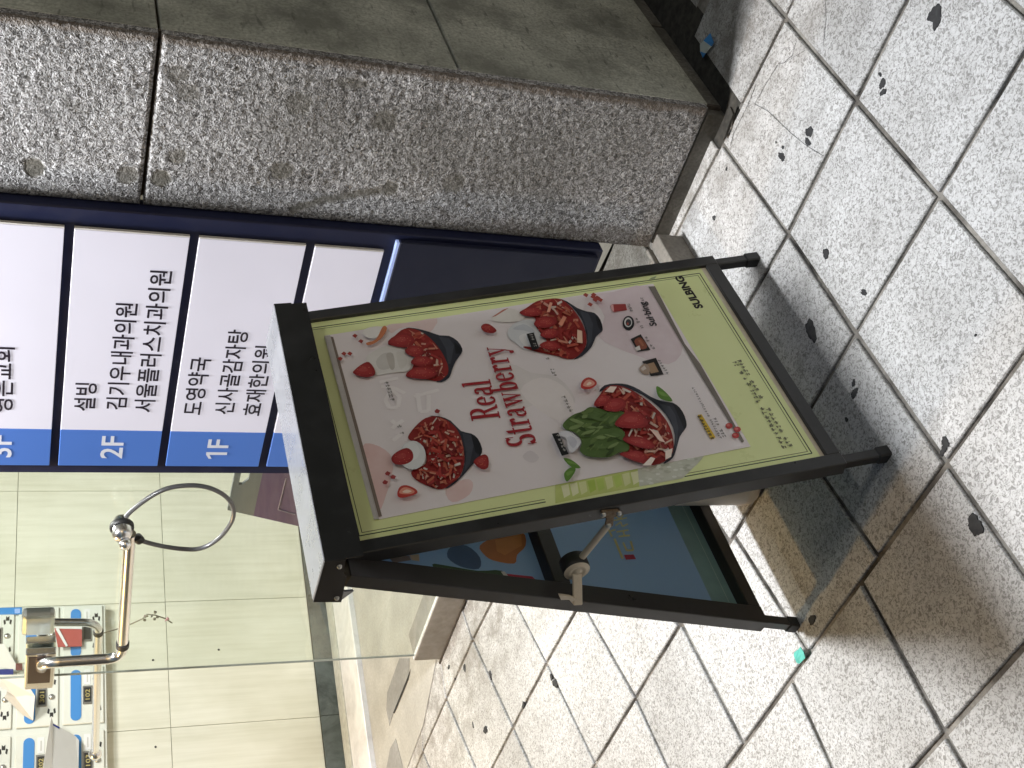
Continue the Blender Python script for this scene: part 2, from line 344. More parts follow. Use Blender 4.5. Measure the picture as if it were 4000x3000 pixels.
G = [(33, (1640, 90), .019, 1.1), (33, (1650, 130), .014, 1.3), (33, (830, 850), .0135, 1.2), (33, (820, 915), .009, 1.5), (33, (652, 1010), .0105, 1.5), (33, (660, 950), .005, 1.2), (33, (1300, 540), .0085, 1.7), (33, (1305, 595), .0075, 1.4), (33, (1285, 480), .004, 1.6),
     (33, (615, 918), .003, 1.3), (33, (935, 1635), .012, 1.0), (33, (215, 1405), .008, 1.0), (33, (295, 1090), .005, 1), (66, (840, 480), .019, 1.5), (66, (1120, 885), .010, 1.4), (66, (1115, 820), .006, 1.6), (66, (1070, 1055), .006, 1.0),
     (66, (1705, 1200), .010, 1.2), (66, (1695, 1250), .008, 1.7), (66, (1180, 235), .006, 1.9), (66, (1900, 510), .003, 1), (9, (845, 695), .012, 1.1), (9, (1900, 90), .018, 1.2), (9, (1880, 50), .010, 1.6),
     (88, (800, 1005), .012, 1.5), (88, (968, 1050), .012, 1.5), (88, (935, 1405), .013, 2.0), (88, (738, 1078), .005, 1), (88, (1385, 1105), .016, 1.3), (88, (1360, 1065), .010, 1.2), (88, (1180, 1245), .011, 1.2), (88, (700, 1000), .010, 1.6), (88, (855, 1375), .005, 2.5)]
for i, (c, p, r, e) in enumerate(G): blob(c, p, r, i, e, random.uniform(0, 3.1))
# hairline cracks in the slab by the pillar
def crack(pts, wd=.0016):
    wd *= .6
    P = [onZ(cp(33, p), .0016) for p in pts]; mb = MB()
    for a, b in zip(P, P[1:]):
        d = (b - a).normalized(); s = Vector((-d.y, d.x, 0)) * wd * .5; mb.face([a - s, b - s, b + s, a + s])
    obj('crack', mb, GUM, pave)
crack([(930, 0), (935, 120), (915, 300)]); crack([(630, 235), (700, 190)], .001); crack([(745, 265), (715, 360), (660, 408), (632, 405), (560, 520), (475, 670), (560, 715), (700, 850), (790, 925), (850, 965), (918, 1005)]); crack([(660, 408), (800, 325)], .0012)
crack([(485, 540), (430, 680), (340, 860), (318, 940)], .002)

# ================================================================== CANOPY over the entrance
mb = MB(); mb.box((-7, .6, 2.98), (-.6, 8, 3.1)); struct(obj('canopy', mb, stone('canopy_board', (.55, .55, .53), (.62, .62, .60), 20)))
# ================================================================== PILLAR
PX0, PX1, PY = -1.536, -1.14, 2.235
pil = thing('granite_pillar', 'rough grey granite pillar with a smooth olive side, right of the directory board', 'pillar', (-1.34, 2.235, 0))
stains = [(11, (225, 1080), .036, .026, .95), (11, (830, 1130), .036, .03, .85), (11, (1040, 1150), .032, .03, .95), (11, (1150, 1010), .03, .026, .75), (11, (1820, 1100), .036, .034, .8), (11, (1150, 480), .03, .03, .65), (11, (1220, 600), .032, .032, .6), (11, (1930, 670), .042, .038, .7), (11, (500, 690), .022, .03, .25), (11, (1990, 510), .022, .02, .4),
          (12, (620, 960), .22, .30, .42), (12, (1250, 1050), .26, .34, .40), (12, (1750, 900), .2, .3, .35), (11, (1950, 760), .18, .2, .3), (12, (320, 1215), .030, .028, .85), (12, (290, 780), .042, .04, .8), (12, (730, 1180), .042, .04, .75), (12, (820, 800), .035, .03, .3), (12, (80, 540), .02, .05, .65), (12, (1050, 560), .012, .06, .4)]
ST = []
for c, p, ra, rz, k in stains:
    q = onY(cp(c, p), PY); ST.append((q.x, q.z, ra * .62, rz * .72, k))
streak = [onY(cp(11, (1890, 1350)), PY), onY(cp(11, (2080, 1290)), PY), onY(cp(12, (60, 1262)), PY), onY(cp(12, (250, 1228)), PY)]
def segd(x, z, a, b):
    ax, az, bx, bz = a.x, a.z, b.x, b.z; t = max(0, min(1, ((x - ax) * (bx - ax) + (z - az) * (bz - az)) / ((bx - ax) ** 2 + (bz - az) ** 2))); return math.hypot(x - ax - t * (bx - ax), z - az - t * (bz - az)), t
from mathutils import noise as mnoise
def front_slab(z0, z1, bottom_chip=False):
    dx = .0045; nx = int((PX1 - PX0) / dx); nz = int((z1 - z0) / dx); vs = []; cs = []; fs = []
    for j in range(nz + 1):
        for i in range(nx + 1):
            x = PX0 + (PX1 - PX0) * i / nx; z = z0 + (z1 - z0) * j / nz
            e = min(i, nx - i, j, nz - j); d = mnoise.noise(Vector((x * 130, z * 110, 3))) * .0016 + mnoise.noise(Vector((x * 60, z * 60, 9))) * .0010
            edge = .004 if e == 0 else 0
            s = 0
            for sx, sz, ra, rz, k in ST:
                r = math.hypot((x - sx) / ra, (z - sz) / rz) + .25 * mnoise.noise(Vector((x * 70, z * 70, 1)))
                s = max(s, k * max(0, min(1, (1.12 - r) / (.22 if ra < .06 else .75))))
            for a, b in zip(streak, streak[1:]):
                dd, t = segd(x, z, a, b); dd += .004 * mnoise.noise(Vector((x * 90, z * 90, 5))); s = max(s, .85 * max(0, min(1, (.013 - dd) / .006)))
            br = 0
            q = (PX0 + .055 + .02 * mnoise.noise(Vector((0, z * 9, 0))) - x) / .05
            if z < .72: br = max(0, min(.35, q)) * min(1, (.72 - z) / .25)
            gr = max(0, min(.8, (x - (PX1 - .012 - .01 * (1 + mnoise.noise(Vector((z * 14, 7, 2)))))) / .01))
            d *= (1 - .5 * s)
            vs.append((x, PY - d + edge, z)); cs.append((s, max(br, gr * .9), 0, 1))
    for j in range(nz):
        for i in range(nx): a = j * (nx + 1) + i; fs.append((a, a + 1, a + nx + 2, a + nx + 1))
    mb = MB(); mb.v = vs; mb.f = fs; mb.m = [0] * len(fs); mb.c = [None] * len(fs); mb.sm = [True] * len(fs)
    mb.box((PX0, PY + .004, z0), (PX1 - .0, PY + .03, z1), 0)
    o = obj('front_slab', mb, BUSH, pil); at = o.data.color_attributes.new('stain', 'FLOAT_COLOR', 'POINT')
    buf = []
    for c in cs: buf += c
    buf += [0, 0, 0, 1] * (len(o.data.vertices) - len(cs)); at.data.foreach_set('color', buf); return o
front_slab(.043, 1.256); front_slab(1.263, 2.9)
mb = MB(); mb.box((PX0 + .01, PY + .004, -.05), (PX1 - .012, PY + .03, .040), 0, .003); obj('plinth', mb, PLINTH, pil)
mb = MB(); mb.box((PX0 + .004, PY + .031, -.05), (PX1 - .022, 3.3, 2.9)); obj('core', mb, SEAL, pil)
for y0, y1, z0, z1 in ((2.256, 3.3, .036, .642), (2.256, 3.3, .648, 1.2565), (2.256, 3.3, 1.2625, 2.9)):
    mb = MB(); mb.box((PX1 - .018, y0, z0), (PX1 + .001, y1, z1), 0, .0025); obj('side_slab', mb, SIDE, pil)
mb = MB(); mb.box((PX1 - .019, PY + .0305, .0), (PX1 - .003, 2.2555, 2.9)); obj('corner_seal', mb, SEAL, pil)
for y0, y1 in ((2.262, 2.655), (2.668, 3.3)):
    mb = MB(); mb.box((PX1 - .020, y0, -.09), (PX1 - .008, y1, .030), 0, .003); obj('side_plinth', mb, PLINTH, pil)
# the open drain slot along the pillar's side
mb = MB(); mb.face([(-1.24, 2.2, -.0075), (-1.03, 2.2, -.0075), (-1.03, 3.4, -.0075), (-1.24, 3.4, -.0075)]); o = struct(obj('drain_slot', mb, DARK))
mb = MB(); q = [onZ(cp(33, p), .006) for p in ((330, 690), (350, 740), (330, 790), (300, 880), (285, 900), (290, 820), (318, 720))]
mb.prism(q, (0, 0, .006)); obj('broken_mortar', mb, DARK, pave)
# left return of the pillar and the low kerb stone that meets it
mb = MB(); mb.box((-1.500, 1.90, 0), (-1.457, 2.183, .072), 0, .004); mb.box((-1.512, 1.90, .005), (-1.502, 2.18, .083), 0, .002)
tag(obj('kerb_stone', mb, KERB), 'short grey granite kerb stone at the pillar foot behind the poster stand', 'kerb stone')

# ================================================================== DIRECTORY BOARD (backlit)
BY = 2.205
brd = thing('directory_board', 'tall navy backlit directory board with white floor panels beside the granite pillar', 'sign board', (-1.93, 2.22, 0))
FR, FL = -1.538, -2.332; PR, PL = -1.586, -2.296
mb = MB(); mb.box((FL, BY + .004, .176), (FR, 2.262, 2.0), 0, .003); obj('frame', mb, NAVY, brd)
def bw(x, z, d=0): return Vector((x, BY - d, z))
rowsz = [(1.411, 1.66), (1.157, 1.391), (.904, 1.137), (.724, .883)]
def tx(p): return onY(p, BY - .006)
PTXT = [[('영은교회', (50, 1612), (48, 1357), .0465)],
        [('설빙', (371, 1606), (362, 1497), .0465), ('김기우내과의원', (494, 1601), (533, 1186), .0465), ('서울플러스치과의원', (602, 1611), (680, 1060), .0465)],
        [('도영약국', (790, 1621), (830, 1398), .0465), ('신사골감자탕', (912, 1619), (972, 1290), .0465), ('효재한의원', (1020, 1625), (1062, 1352), .0465)], []]
FTXT = [('3F', (45, 1786), (46, 1700)), ('2F', (476, 1791), (478, 1704)), ('1F', (883, 1792), (886, 1717)), None]
for k, (z0, z1) in enumerate(rowsz):
    mb = MB(); mb.box((-2.1725, BY - .005, z0), (PR, BY + .003, z1), 0, .0012); p = obj('floor_panel', mb, PANEL, brd)
    mb = MB(); mb.box((PR + .0003, BY - .0045, z0), (PR + .0035, BY + .003, z1)); obj('panel_edge', mb, TRIM, p)
    mb = MB(); mb.box((PL, BY - .005, z0), (-2.173, BY + .003, z1), 0, .0012); b = obj('floor_number_strip', mb, BLUE, brd)
    if PTXT[k]:
        for body, a, e, h in PTXT[k]:
            mb = MB(); A, E = tx(a), tx(e); put_text(mb, body, lambda u, v, A=A, E=E: Vector((A.x + u, BY - .0062, A.z + v + (E.z - A.z) * 0)), E.x - A.x, h * 1.04, .014)
            obj('lettering', mb, LETTER, p)
    if FTXT[k]:
        body, a, e = FTXT[k]; A, E = tx(a), tx(e); mb = MB(); w_ = E.x - A.x
        if body == '1F':
            mb.face([bw(A.x + w_ * u, A.z + .052 * v, .0062) for u, v in ((.20, 0), (.34, 0), (.34, 1), (.22, 1), (.0, .84), (.0, .70), (.20, .83))]); put_text(mb, 'F', lambda u, v: Vector((A.x + w_ * .56 + u, BY - .0062, A.z + v)), w_ * .44, .052, .012)
        else: put_text(mb, body, lambda u, v: Vector((A.x + u, BY - .0062, A.z + v)), w_, .052, .012)
        pass; obj('lettering', mb, LETTERW, b)
mb = MB(); mb.box((FL + .012, BY - .012, .19), (FR - .012, BY + .003, .694), 0, .002); obj('lower_panel', mb, NAVYP, brd)
mb = MB(); mb.box((FL + .015, BY - .011, .6945), (FR - .015, BY + .003, .701)); obj('light_slit', mb, GLOW, brd)
POSTM = stone('beige_render', (.40, .37, .32), (.50, .47, .41), 60)
for x0 in (-1.80, -2.26): mb = MB(); mb.box((x0, 2.2625, 0), (x0 + .055, 2.33, 2.6), 0, .003); obj('post', mb, POSTM, brd)

# ================================================================== LOBBY: glass partition, step, wall
gp = thing('glass_partition', 'clear glass side panel standing on a brown stone curb left of the directory board', 'glass panel', (-3.0, 2.49, 0))
mb = MB(); mb.box((-3.612, 2.482, 0), (-2.21, 2.60, .104), 0, .004); obj('stone_curb', mb, CURB, gp)
mb = MB(); mb.box((-3.606, 2.483, .1045), (-2.21, 2.497, .109)); obj('sealant_bead', mb, WHITEM, gp)
mb = MB(); mb.box((-3.585, 2.4855, .1095), (-2.21, 2.4925, 2.6), 0, .001); obj('pane', mb, GLASS, gp)
mb = MB(); mb.box((-3.5875, 2.4852, .1095), (-3.5855, 2.4928, 2.6)); obj('pane_edge', mb, mat('glass_edge', (.30, .31, .29), .3), gp)
mb = MB(); mb.box((-3.63, 2.475, .0), (-2.2, 2.4815, .006)); obj('base_seal', mb, SEAL, gp)
WD = Vector((.21, .978, 0)).normalized(); WN = Vector((WD.y, -WD.x, 0)); WO = Vector((-4.87, 3.37, 0))
def WP(a, z, off=0): return WO + WD * a + WN * off + Vector((0, 0, z))
def wpx(p, off=0):
    P = hit(p, WN, WN.dot(WO) + off) - WO; return P.dot(WD), P.z
def wbox(mb, a0, a1, z0, z1, o0, o1, bev=0, m=0): mb.box((a0, o0, z0), (a1, o1, z1), m, bev, fr=lambda v: WP(v.x, v.z, v.y))
lf = MB(); lf.face([(-6.5, 2.0, -.004), (-2.0, 2.0, -.004), (-2.0, 7, -.004), (-6.5, 7, -.004)])
lobby_floor_poly = [(-4.40, 2.40), (-3.95, 2.42), (-3.60, 2.53), (-2.2, 2.53), (-1.5, 2.45), (-1.5, 7), (-6, 7), (-6, 2.0)]
lf = MB(); lf.face([(x, y, .0015) for x, y in lobby_floor_poly]); struct(obj('lobby_floor', lf, LFLOOR))
mb = MB(); q = [onZ(cp(44, p), .0022) for p in ((955, 770), (1035, 770), (1030, 930), (905, 1215), (875, 1320), (850, 1190), (855, 1050))]; mb.prism(q, (0, 0, .0008)); o = obj('cement_patch', mb, CEMENT, bpy.data.objects['lobby_floor'])
mb = MB(); q = [onZ(cp(44, p), .0022) for p in ((925, 1420), (985, 1659), (850, 1659), (880, 1500))]; mb.prism(q, (0, 0, .0008)); obj('cement_patch', mb, CEMENT, bpy.data.objects['lobby_floor'])
mb = MB(); q = [onZ(cp(44, p), .0034) for p in ((1045, 860), (1025, 945), (915, 1215), (902, 1215), (1010, 950))]; mb.prism(q, (0, 0, .0008)); obj('floor_crack', mb, GUM, bpy.data.objects['lobby_floor'])
st = MB(); wbox(st, -2.5, 2.6, -.01, .026, .125, .40, .003); tag(obj('marble_step', st, WHITEM), 'long white marble step along the lobby wall', 'step')
lw = thing('lobby_wall', 'cream tiled lobby wall with dark green skirting behind the glass', 'wall', WO)
mb = MB(); wbox(mb, -2.6, 3.2, -.05, 3.0, -.2, -.006); obj('backing', mb, WGROUT, lw)
zl = [.119, .797, 1.46, 2.12, 2.8]; al = [-2.45, -1.85, -1.25, -.75, -.26 + .0, .345, .95, 1.55, 2.15, 2.75]
al = [-2.1, -1.49, -.88, -.27, .345, .955, 1.565, 2.175, 2.785]
for i in range(len(al) - 1):
    for j in range(len(zl) - 1):
        mb = MB(); wbox(mb, al[i] + .0012, al[i + 1] - .0012, zl[j] + .0012, zl[j + 1] - .0012, -.006, 0, .0008); obj('wall_tile', mb, WALLT, lw)
    mb = MB(); wbox(mb, al[i] + .001, al[i + 1] - .001, .0, .117, -.006, .012, .001); obj('skirting', mb, DGREEN, lw)
mb = MB(); wbox(mb, -2.2, 2.8, .0, .03, .0125, .124, .002); obj('ledge', mb, stone('cream_ledge', (.42, .43, .39), (.52, .53, .48), 40), lw)
for px in ((986, 955), (1003, 1515), (1410, 888)):
    a, z = wpx(cp(7, px)); mb = MB(); mb.lathe([(0, .004), (.004, .003), (.005, .0)], WP(a, z, .0005), WN, 12); obj('wall_plug', mb, GUM, lw)

# mailboxes
MO = .06
mu = thing('mailbox_unit', 'cream wall mailboxes with blue slots and black number plates', 'mailbox', WP(-.2, 1.07, 0))
mb = MB(); wbox(mb, -1.12, .318, 1.072, 1.84, .001, MO - .006, .003); obj('cabinet', mb, MAILW, mu)
def wtext(mb, body, a0, z0, w_, h_, off, bold=.01): put_text(mb, body, lambda u, v: WP(a0 + u, z0 + v, off), w_, h_, bold)
NUM = {(0, 0): '102', (1, 0): '301', (1, 1): '202', (0, 1): '103'}
for r in range(4):
    for k in range(-1, 4):
        a1 = .015 - .294 * k; a0 = a1 - .262; z0 = 1.085 + .187 * r; z1 = z0 + .170
        mb = MB(); wbox(mb, a0, a1, z0, z1, MO - .0055, MO + .004, .003); d = obj('mailbox_door', mb, MAILW, mu)
        mb = MB(); ac = (a0 + a1) / 2; zc = z0 + .116; hw, hh = .116, .022; P = []
        for i in range(9): t = math.pi / 2 - math.pi * i / 8; P.append((ac + hw - hh + hh * math.cos(t), zc + hh * math.sin(t)))
        for i in range(9): t = -math.pi / 2 - math.pi * i / 8; P.append((ac - hw + hh + hh * math.cos(t), zc + hh * math.sin(t)))
        mb.prism([WP(a, z, MO + .0042) for a, z in P], WN * .0022); obj('slot_flap', mb, MAILB, d)
        mb = MB(); wbox(mb, ac - .045, ac + .040, z0 + .047, z0 + .088, MO + .0042, MO + .009, .002); wbox(mb, ac - .036, ac + .031, z0 + .053, z0 + .082, MO + .0092, MO + .0098, 0, 1)
        if (r, k) in NUM: vs, fs = text_mesh(NUM[(r, k)], .01); mb.mesh([WP(ac - .026 + x * .048, z0 + .058 + y * .019, MO + .0102) for x, y in vs], fs, 2)
        obj('number_plate', mb, [STEELP, PLATE, YEL], d)
        mb = MB(); wbox(mb, ac + .046, ac + .115, z0 + .055, z0 + .082, MO + .0042, MO + .006, .0005); wbox(mb, ac + .056, ac + .100, z0 + .065, z0 + .071, MO + .0061, MO + .0065, 0, 1); obj('name_tag', mb, [PAPER, PAPERG], d)
        mb = MB(); mb.lathe([(0, .009), (.010, .008), (.0125, .004), (.013, 0)], WP(ac - .002, z0 + .028, MO + .0042), WN, 18); obj('lock', mb, STEELP, d)
        for sgn in (-1, 1):
            mb = MB()
            c0 = ac + sgn * .062; za = z0 + .028
            for dz in (-.013, .013):
                P = [(c0 + sgn * -.010, za + dz * 1.1), (c0 + sgn * .012, za + dz * 1.35), (c0 + sgn * .016, za + dz * .75), (c0 - sgn * .004, za + dz * .55)]; mb.prism([WP(a, z, MO + .0042) for a, z in (P if sgn * dz > 0 else P[::-1])], WN * .0008)
            P = [(c0 + sgn * .010, za + .007), (c0 + sgn * .032, za + .007), (c0 + sgn * .026, za), (c0 + sgn * .032, za - .007), (c0 + sgn * .010, za - .007)]; mb.prism([WP(a, z, MO + .0042) for a, z in (P[::-1] if sgn > 0 else P)], WN * .0008)
            obj('ornament', mb, PLATE, d)
def wsheet(name, parts, label, cat, mats, group=None, thick=.0012):
    mb = MB()
    for m, pts in parts:
        P = []
        for px, off in pts: a, z = wpx(px, off); P.append(WP(a, z, off))
        nn = (P[1] - P[0]).cross(P[2] - P[0]).normalized() * thick
        mb.prism(P, nn, m)
    return tag(obj(name, mb, mats), label, cat, group)
z5 = lambda *p: cp(55, p); z6 = lambda *p: cp(6, p)
wsheet('leaflet', [(0, [(z6(-60, 150), .20), (z6(350, 150), .20), (z6(565, 490), .15), (z6(535, 890), .072), (z6(240, 500), .12), (z6(-60, 300), .17)]), (1, [(z6(120, 405), .12), (z6(245, 505), .118), (z6(530, 893), .07), (z6(370, 800), .07), (z6(75, 520), .10)])], 'folded white leaflet poking out of mailbox 301', 'leaflet', [PAPER, PAPERG])
wsheet('envelope', [(1, [(z6(855, 930), .13), (z6(1220, 1140), .10), (z6(1280, 1210), .10), (z6(1270, 1720), .10), (z6(850, 1720), .13)]), (0, [(z6(830, 820), .15), (z6(862, 925), .13), (z6(850, 1720), .131), (z6(690, 1720), .17)]), (2, [(z6(850, 960), .1315), (z6(870, 945), .1315), (z6(970, 1000), .124), (z6(960, 1025), .124)])], 'grey window envelope standing in the slot of the lower mailbox', 'envelope', [PAPER, PAPERG, NAVYS])  # whiter strip paints the lit edge of the grey envelope
wsheet('flyer', [(0, [(z5(-60, 730), .14), (z5(50, 710), .14), (z5(205, 970), .10), (z5(200, 1050), .09), (z5(-60, 1010), .10)]), (1, [(z5(205, 965), .101), (z5(290, 965), .09), (z5(290, 1055), .09), (z5(205, 1055), .091)])], 'white flyer with a brown corner above the chrome bracket', 'flyer', [PAPER, mat('brown_print', (.16, .05, .05), .5)])
wsheet('coupon_sheet', [(1, [(z5(705, 510), .10), (z5(1062, 525), .09), (z5(1062, 745), .085), (z5(750, 755), .09)]), (0, [(z5(730, 440), .104), (z5(1062, 440), .094), (z5(1062, 520), .0925), (z5(735, 515), .103)]), (0, [(z5(720, 520), .108), (z5(755, 500), .108), (z5(880, 735), .094), (z5(855, 750), .094)])], 'red and white coupon sheet half pulled from a mailbox slot behind the glass', 'coupon', [PAPER, RED])
wsheet('notice_strip', [(0, [(z5(-60, 245), .0665), (z5(285, 240), .0665), (z5(282, 330), .0665), (z5(-60, 335), .0665)]), (1, [(z5(190, 258), .0682), (z5(262, 256), .0682), (z5(260, 315), .0682), (z5(190, 318), .0682)])], 'bright blue notice strip stuck to the mailbox edge', 'sticker', [MAILB, mat('pale_blue_print', lin(150, 180, 235), .4)], thick=.0008)
wsheet('navy_strip', [(0, [(z5(-60, 1042), .125), (z5(172, 1040), .125), (z5(174, 1110), .125), (z5(-60, 1118), .125)])], 'dark navy sticker strip across the white flyer', 'sticker', [NAVYS], thick=.0008)
# dried sprig by the mailbox corner
sp = MB()
pts = [(640, 790), (700, 770), (790, 745), (850, 720), (920, 688), (950, 660), (1000, 665), (1060, 685), (1110, 715)]
P = [onY(cp(7, p), 2.62) for p in pts]; sp.tube(P, .0022, 6)
rr = random.Random(3)
for c0 in ((940, 672), (960, 660), (990, 690), (1015, 672), (1005, 655), (930, 690), (1080, 690), (975, 675)):
    q = onY(cp(7, (c0[0] + rr.uniform(-8, 8), c0[1] + rr.uniform(-8, 8))), 2.62); sp.tube([q, q + Vector((rr.uniform(-.014, .014), rr.uniform(-.01, .01), rr.uniform(-.012, .012)))], [.006, .001], 6, 1 if rr.random() < .45 else 0)
tag(obj('dried_sprig', sp, [mat('dried_stem', (.20, .18, .13), .8), mat('dried_petals', (.40, .22, .24), .8)]), 'thin dried sprig with faded petals hanging by the mailbox corner', 'sprig')

# chrome arm on the glass edge, and its reflection built solid
def bend(pts, r=.04, n=6):
    P = [Vector(p) for p in pts]; out = [P[0]]
    for a, b, c in zip(P, P[1:], P[2:]):
        u = (a - b).normalized(); v = (c - b).normalized(); d = min(r, (a - b).length * .48, (c - b).length * .48); s, e = b + u * d, b + v * d
        for i in range(n + 1): t = i / n; out.append(s * (1 - t) ** 2 + b * 2 * t * (1 - t) + e * t * t)
    out.append(P[-1]); return out
ra = thing('chrome_barrier_arm', 'chrome arm bent from a clamp on the glass edge, black cable loop at its tip', 'barrier arm', (-3.44, 2.49, 1.35))
f = lambda p, y=2.42: onY(p, y)
mb = MB()
mb.box((-3.60, 2.455, 1.345), (-3.42, 2.4815, 1.435), 0, .004); mb.box((-3.60, 2.4985, 1.345), (-3.42, 2.525, 1.435), 0, .004); mb.box((-3.612, 2.4555, 1.347), (-3.590, 2.5245, 1.433), 0, .003); cl = obj('clamp', mb, CHROME, ra); mb = MB(); mb.box((-3.575, 2.4525, 1.358), (-3.435, 2.4548, 1.426), 0, .0008); obj('recess_shade_plate', mb, mat('brown_shadow_chrome', (.16, .13, .12), .25, .9), cl)  # dark plate on the clamp face paints the shade of its open inside
p0 = Vector((-3.50, 2.46, 1.385)); p1 = f((165, 2572)); p2 = f((472, 2596)); p3 = f((508, 2085))
p2.z = min(p2.z, 1.165); mb = MB(); mb.tube(bend([p0, p1 + Vector((-.01, -.01, .0)), Vector((p1.x - .02, 2.42, p2.z)), Vector((p3.x, 2.42, p3.z))], .055, 8), .0175, 18); obj('pipe', mb, CHROME, ra)
e = bend([p1, Vector((p1.x - .02, 2.42, p2.z)), p3], .055)[-2]
mb = MB(); d = (p3 - Vector((p1.x - .02, 2.42, p2.z))).normalized(); c0 = Vector((p1.x - .02, 2.42, p2.z)) + d * .062; mb.tube([c0, c0 + d * .022], .0205, 18); obj('collar', mb, RUBBER, ra)
hub = f((476, 2058)); mb = MB(); mb.lathe([(0, -.045), (.020, -.044), (.028, -.03), (.028, .012), (.02, .03), (0, .032)], hub, (0, 1, 0), 22)
mb.tube([hub + Vector((-.05, 0, -.008)), hub + Vector((.0, 0, 0))], .021, 16); obj('tip_joint', mb, CHROME, ra)
mb = MB(); mb.lathe([(.030, -.010), (.034, -.006), (.034, .004), (.030, .008), (.0285, -.01)], hub, (0, 1, 0), 22); mb.tube([f((535, 2098)), f((548, 2112))], .014, 12); obj('tip_collar', mb, RUBBER, ra)
mb = MB(); mb.lathe([(0, -.07), (.012, -.069), (.017, -.058), (.017, -.045), (0, -.044)], hub + Vector((-.012, 0, -.008)), (0, 1, 0), 18); obj('end_knob', mb, CHROME, ra)
lp = [(492, 2018), (520, 1990), (580, 1945), (640, 1913), (700, 1899), (770, 1897), (830, 1910), (880, 1938), (908, 1975), (912, 2015), (895, 2055), (860, 2098), (815, 2130), (770, 2145), (720, 2145), (660, 2138), (600, 2126), (545, 2110)]
mb = MB(); LP = [f(p) for p in lp]; LL = []
for i in range(len(LP) - 1):
    a, b, c, d_ = LP[max(i - 1, 0)], LP[i], LP[i + 1], LP[min(i + 2, len(LP) - 1)]
    for k in range(4):
        t = k / 4; LL.append(.5 * ((2 * b) + (c - a) * t + (2 * a - 5 * b + 4 * c - d_) * t * t + (3 * b - a - 3 * c + d_) * t ** 3))
LL.append(LP[-1]); mb.tube(LL, .0068, 12); obj('cable_loop', mb, CABLE, ra)
rb = thing('arm_reflection_copy', 'solid chrome copy of the arm reflected in the glass, running to a ball end', 'rail', (-3.4, 2.56, 1.2))  # glass reflection of the barrier arm, modelled as solid chrome
y2 = 2.57; g = lambda p: onY(p, y2)
mb = MB(); q = g((150, 2425)); mb.box((q.x - .055, y2 - .02, q.z - .05), (q.x + .05, y2 + .02, q.z + .05), 0, .014); obj('bracket', mb, mat('brushed_chrome', (.80, .80, .80), .3, 1.0), rb)
a_ = g((200, 2430)); e0 = g((385, 2432)); e1 = g((372, 2945)); P = bend([a_ + Vector((0, 0, .02)), e0, e1], .05, 8)
mb = MB(); mb.tube(P, .0135, 16); obj('pipe', mb, CHROME, rb)
mb = MB(); mb.lathe([(0, -.024)] + [(.024 * math.sin(math.pi * i / 10), -.024 * math.cos(math.pi * i / 10)) for i in range(1, 10)] + [(0, .024)], e1, (1, 0, 0), 18); obj('ball_end', mb, CHROME, rb)
mb = MB(); d = (e1 - e0).normalized(); mb.tube([e0 + d * .045, e0 + d * .06], .0165, 14); obj('collar', mb, RUBBER, rb)

# purple board leaning in the lobby
PYB = 2.95; h7 = lambda *p: onY(cp(77, p), PYB)
pb = thing('purple_board', 'purple plastic board with a grey top edge and a hand hole, leaning behind the glass', 'board', (-3.2, PYB, 0))
tl, tr = h7(350, 840), h7(450, 330); tdir = (tr - tl); tdir.y = 0
bl = h7(1410, 1080); sd = (bl - tl).normalized(); down = sd * .62
tr2 = tl + tdir * 2.6
def pbq(a, b): return tl + tdir * a + sd * b
mb = MB(); k = .062
L_ = (bl - tl).length; h0, h1 = .083 * L_, .2 * L_
hole = [pbq(.92, .022), pbq(1.5, .022), pbq(1.5, .068), pbq(1.15, .068), pbq(.92, .05)]
for poly in ([pbq(0, 0), pbq(2.6, 0), pbq(2.6, h0), pbq(0, h0)], [pbq(0, h0), pbq(.82, h0), pbq(.84, h0 + .4 * (h1 - h0)), pbq(0, h0 + .4 * (h1 - h0))], [pbq(0, h0 + .4 * (h1 - h0)), pbq(.84, h0 + .4 * (h1 - h0)), pbq(1.03, h1), pbq(0, h1)], [pbq(1.6, h0), pbq(2.6, h0), pbq(2.6, h1), pbq(1.6, h1)], [pbq(0, h1), pbq(2.6, h1), pbq(2.6, .102), pbq(0, .102)]): mb.prism(poly, (0, .012, 0))
obj('grip_edge', mb, GREYP, pb)
zb = pbq(0, 0).z; bt = (zb - .003) / -sd.z if sd.z else .8
mb = MB(); mb.prism([pbq(0, .102), pbq(2.6, .102), pbq(2.6, (pbq(2.6, 0).z - .003) / -sd.z), pbq(0, (pbq(0, 0).z - .003) / -sd.z)], (0, .012, 0)); obj('panel', mb, PURPLE, pb)
mb = MB(); A, B, C = h7(1250, 345), h7(1130, 825), h7(1390, 900)
for a, b in ((A, B), (B, C)): mb.tube([a - Vector((0, .002, 0)), b - Vector((0, .002, 0))], .0022, 6)
obj('moulded_line', mb, mat('purple_ridge', (.30, .25, .31), .4), pb)

# ================================================================== A-FRAME POSTER STAND
SO = Vector((-1.2845, 1.5859, 0)); yaw, tilt, rho = -.0088, .2381, .0116
s_ = Vector((math.sin(yaw), math.cos(yaw), 0)); b_ = Vector((-math.cos(yaw), math.sin(yaw), 0))
t_ = b_ * math.sin(tilt) + Vector((0, 0, 1)) * math.cos(tilt)
FS = s_ * math.cos(rho) + t_ * math.sin(rho); FT = -s_ * math.sin(rho) + t_ * math.cos(rho); FN = FS.cross(FT).normalized()
if FN.x < 0: FN = -FN
def fp(a, b, c=0): return SO + FS * a + FT * b + FN * c
def fpx(p, c=0):
    P = hit(p, FN, FN.dot(SO) + c) - SO; return P.dot(FS), P.dot(FT)
RO = Vector((-1.765, 1.535, 0)); rt = .207
RS = Vector((math.sin(yaw), math.cos(yaw), 0)); RT = Vector((math.sin(rt), 0, math.cos(rt))); RN = RS.cross(RT).normalized()   # points inwards (+x) or out
if RN.x < 0: RN = -RN
def rp(a, b, c=0): return RO + RS * a + RT * b + RN * c
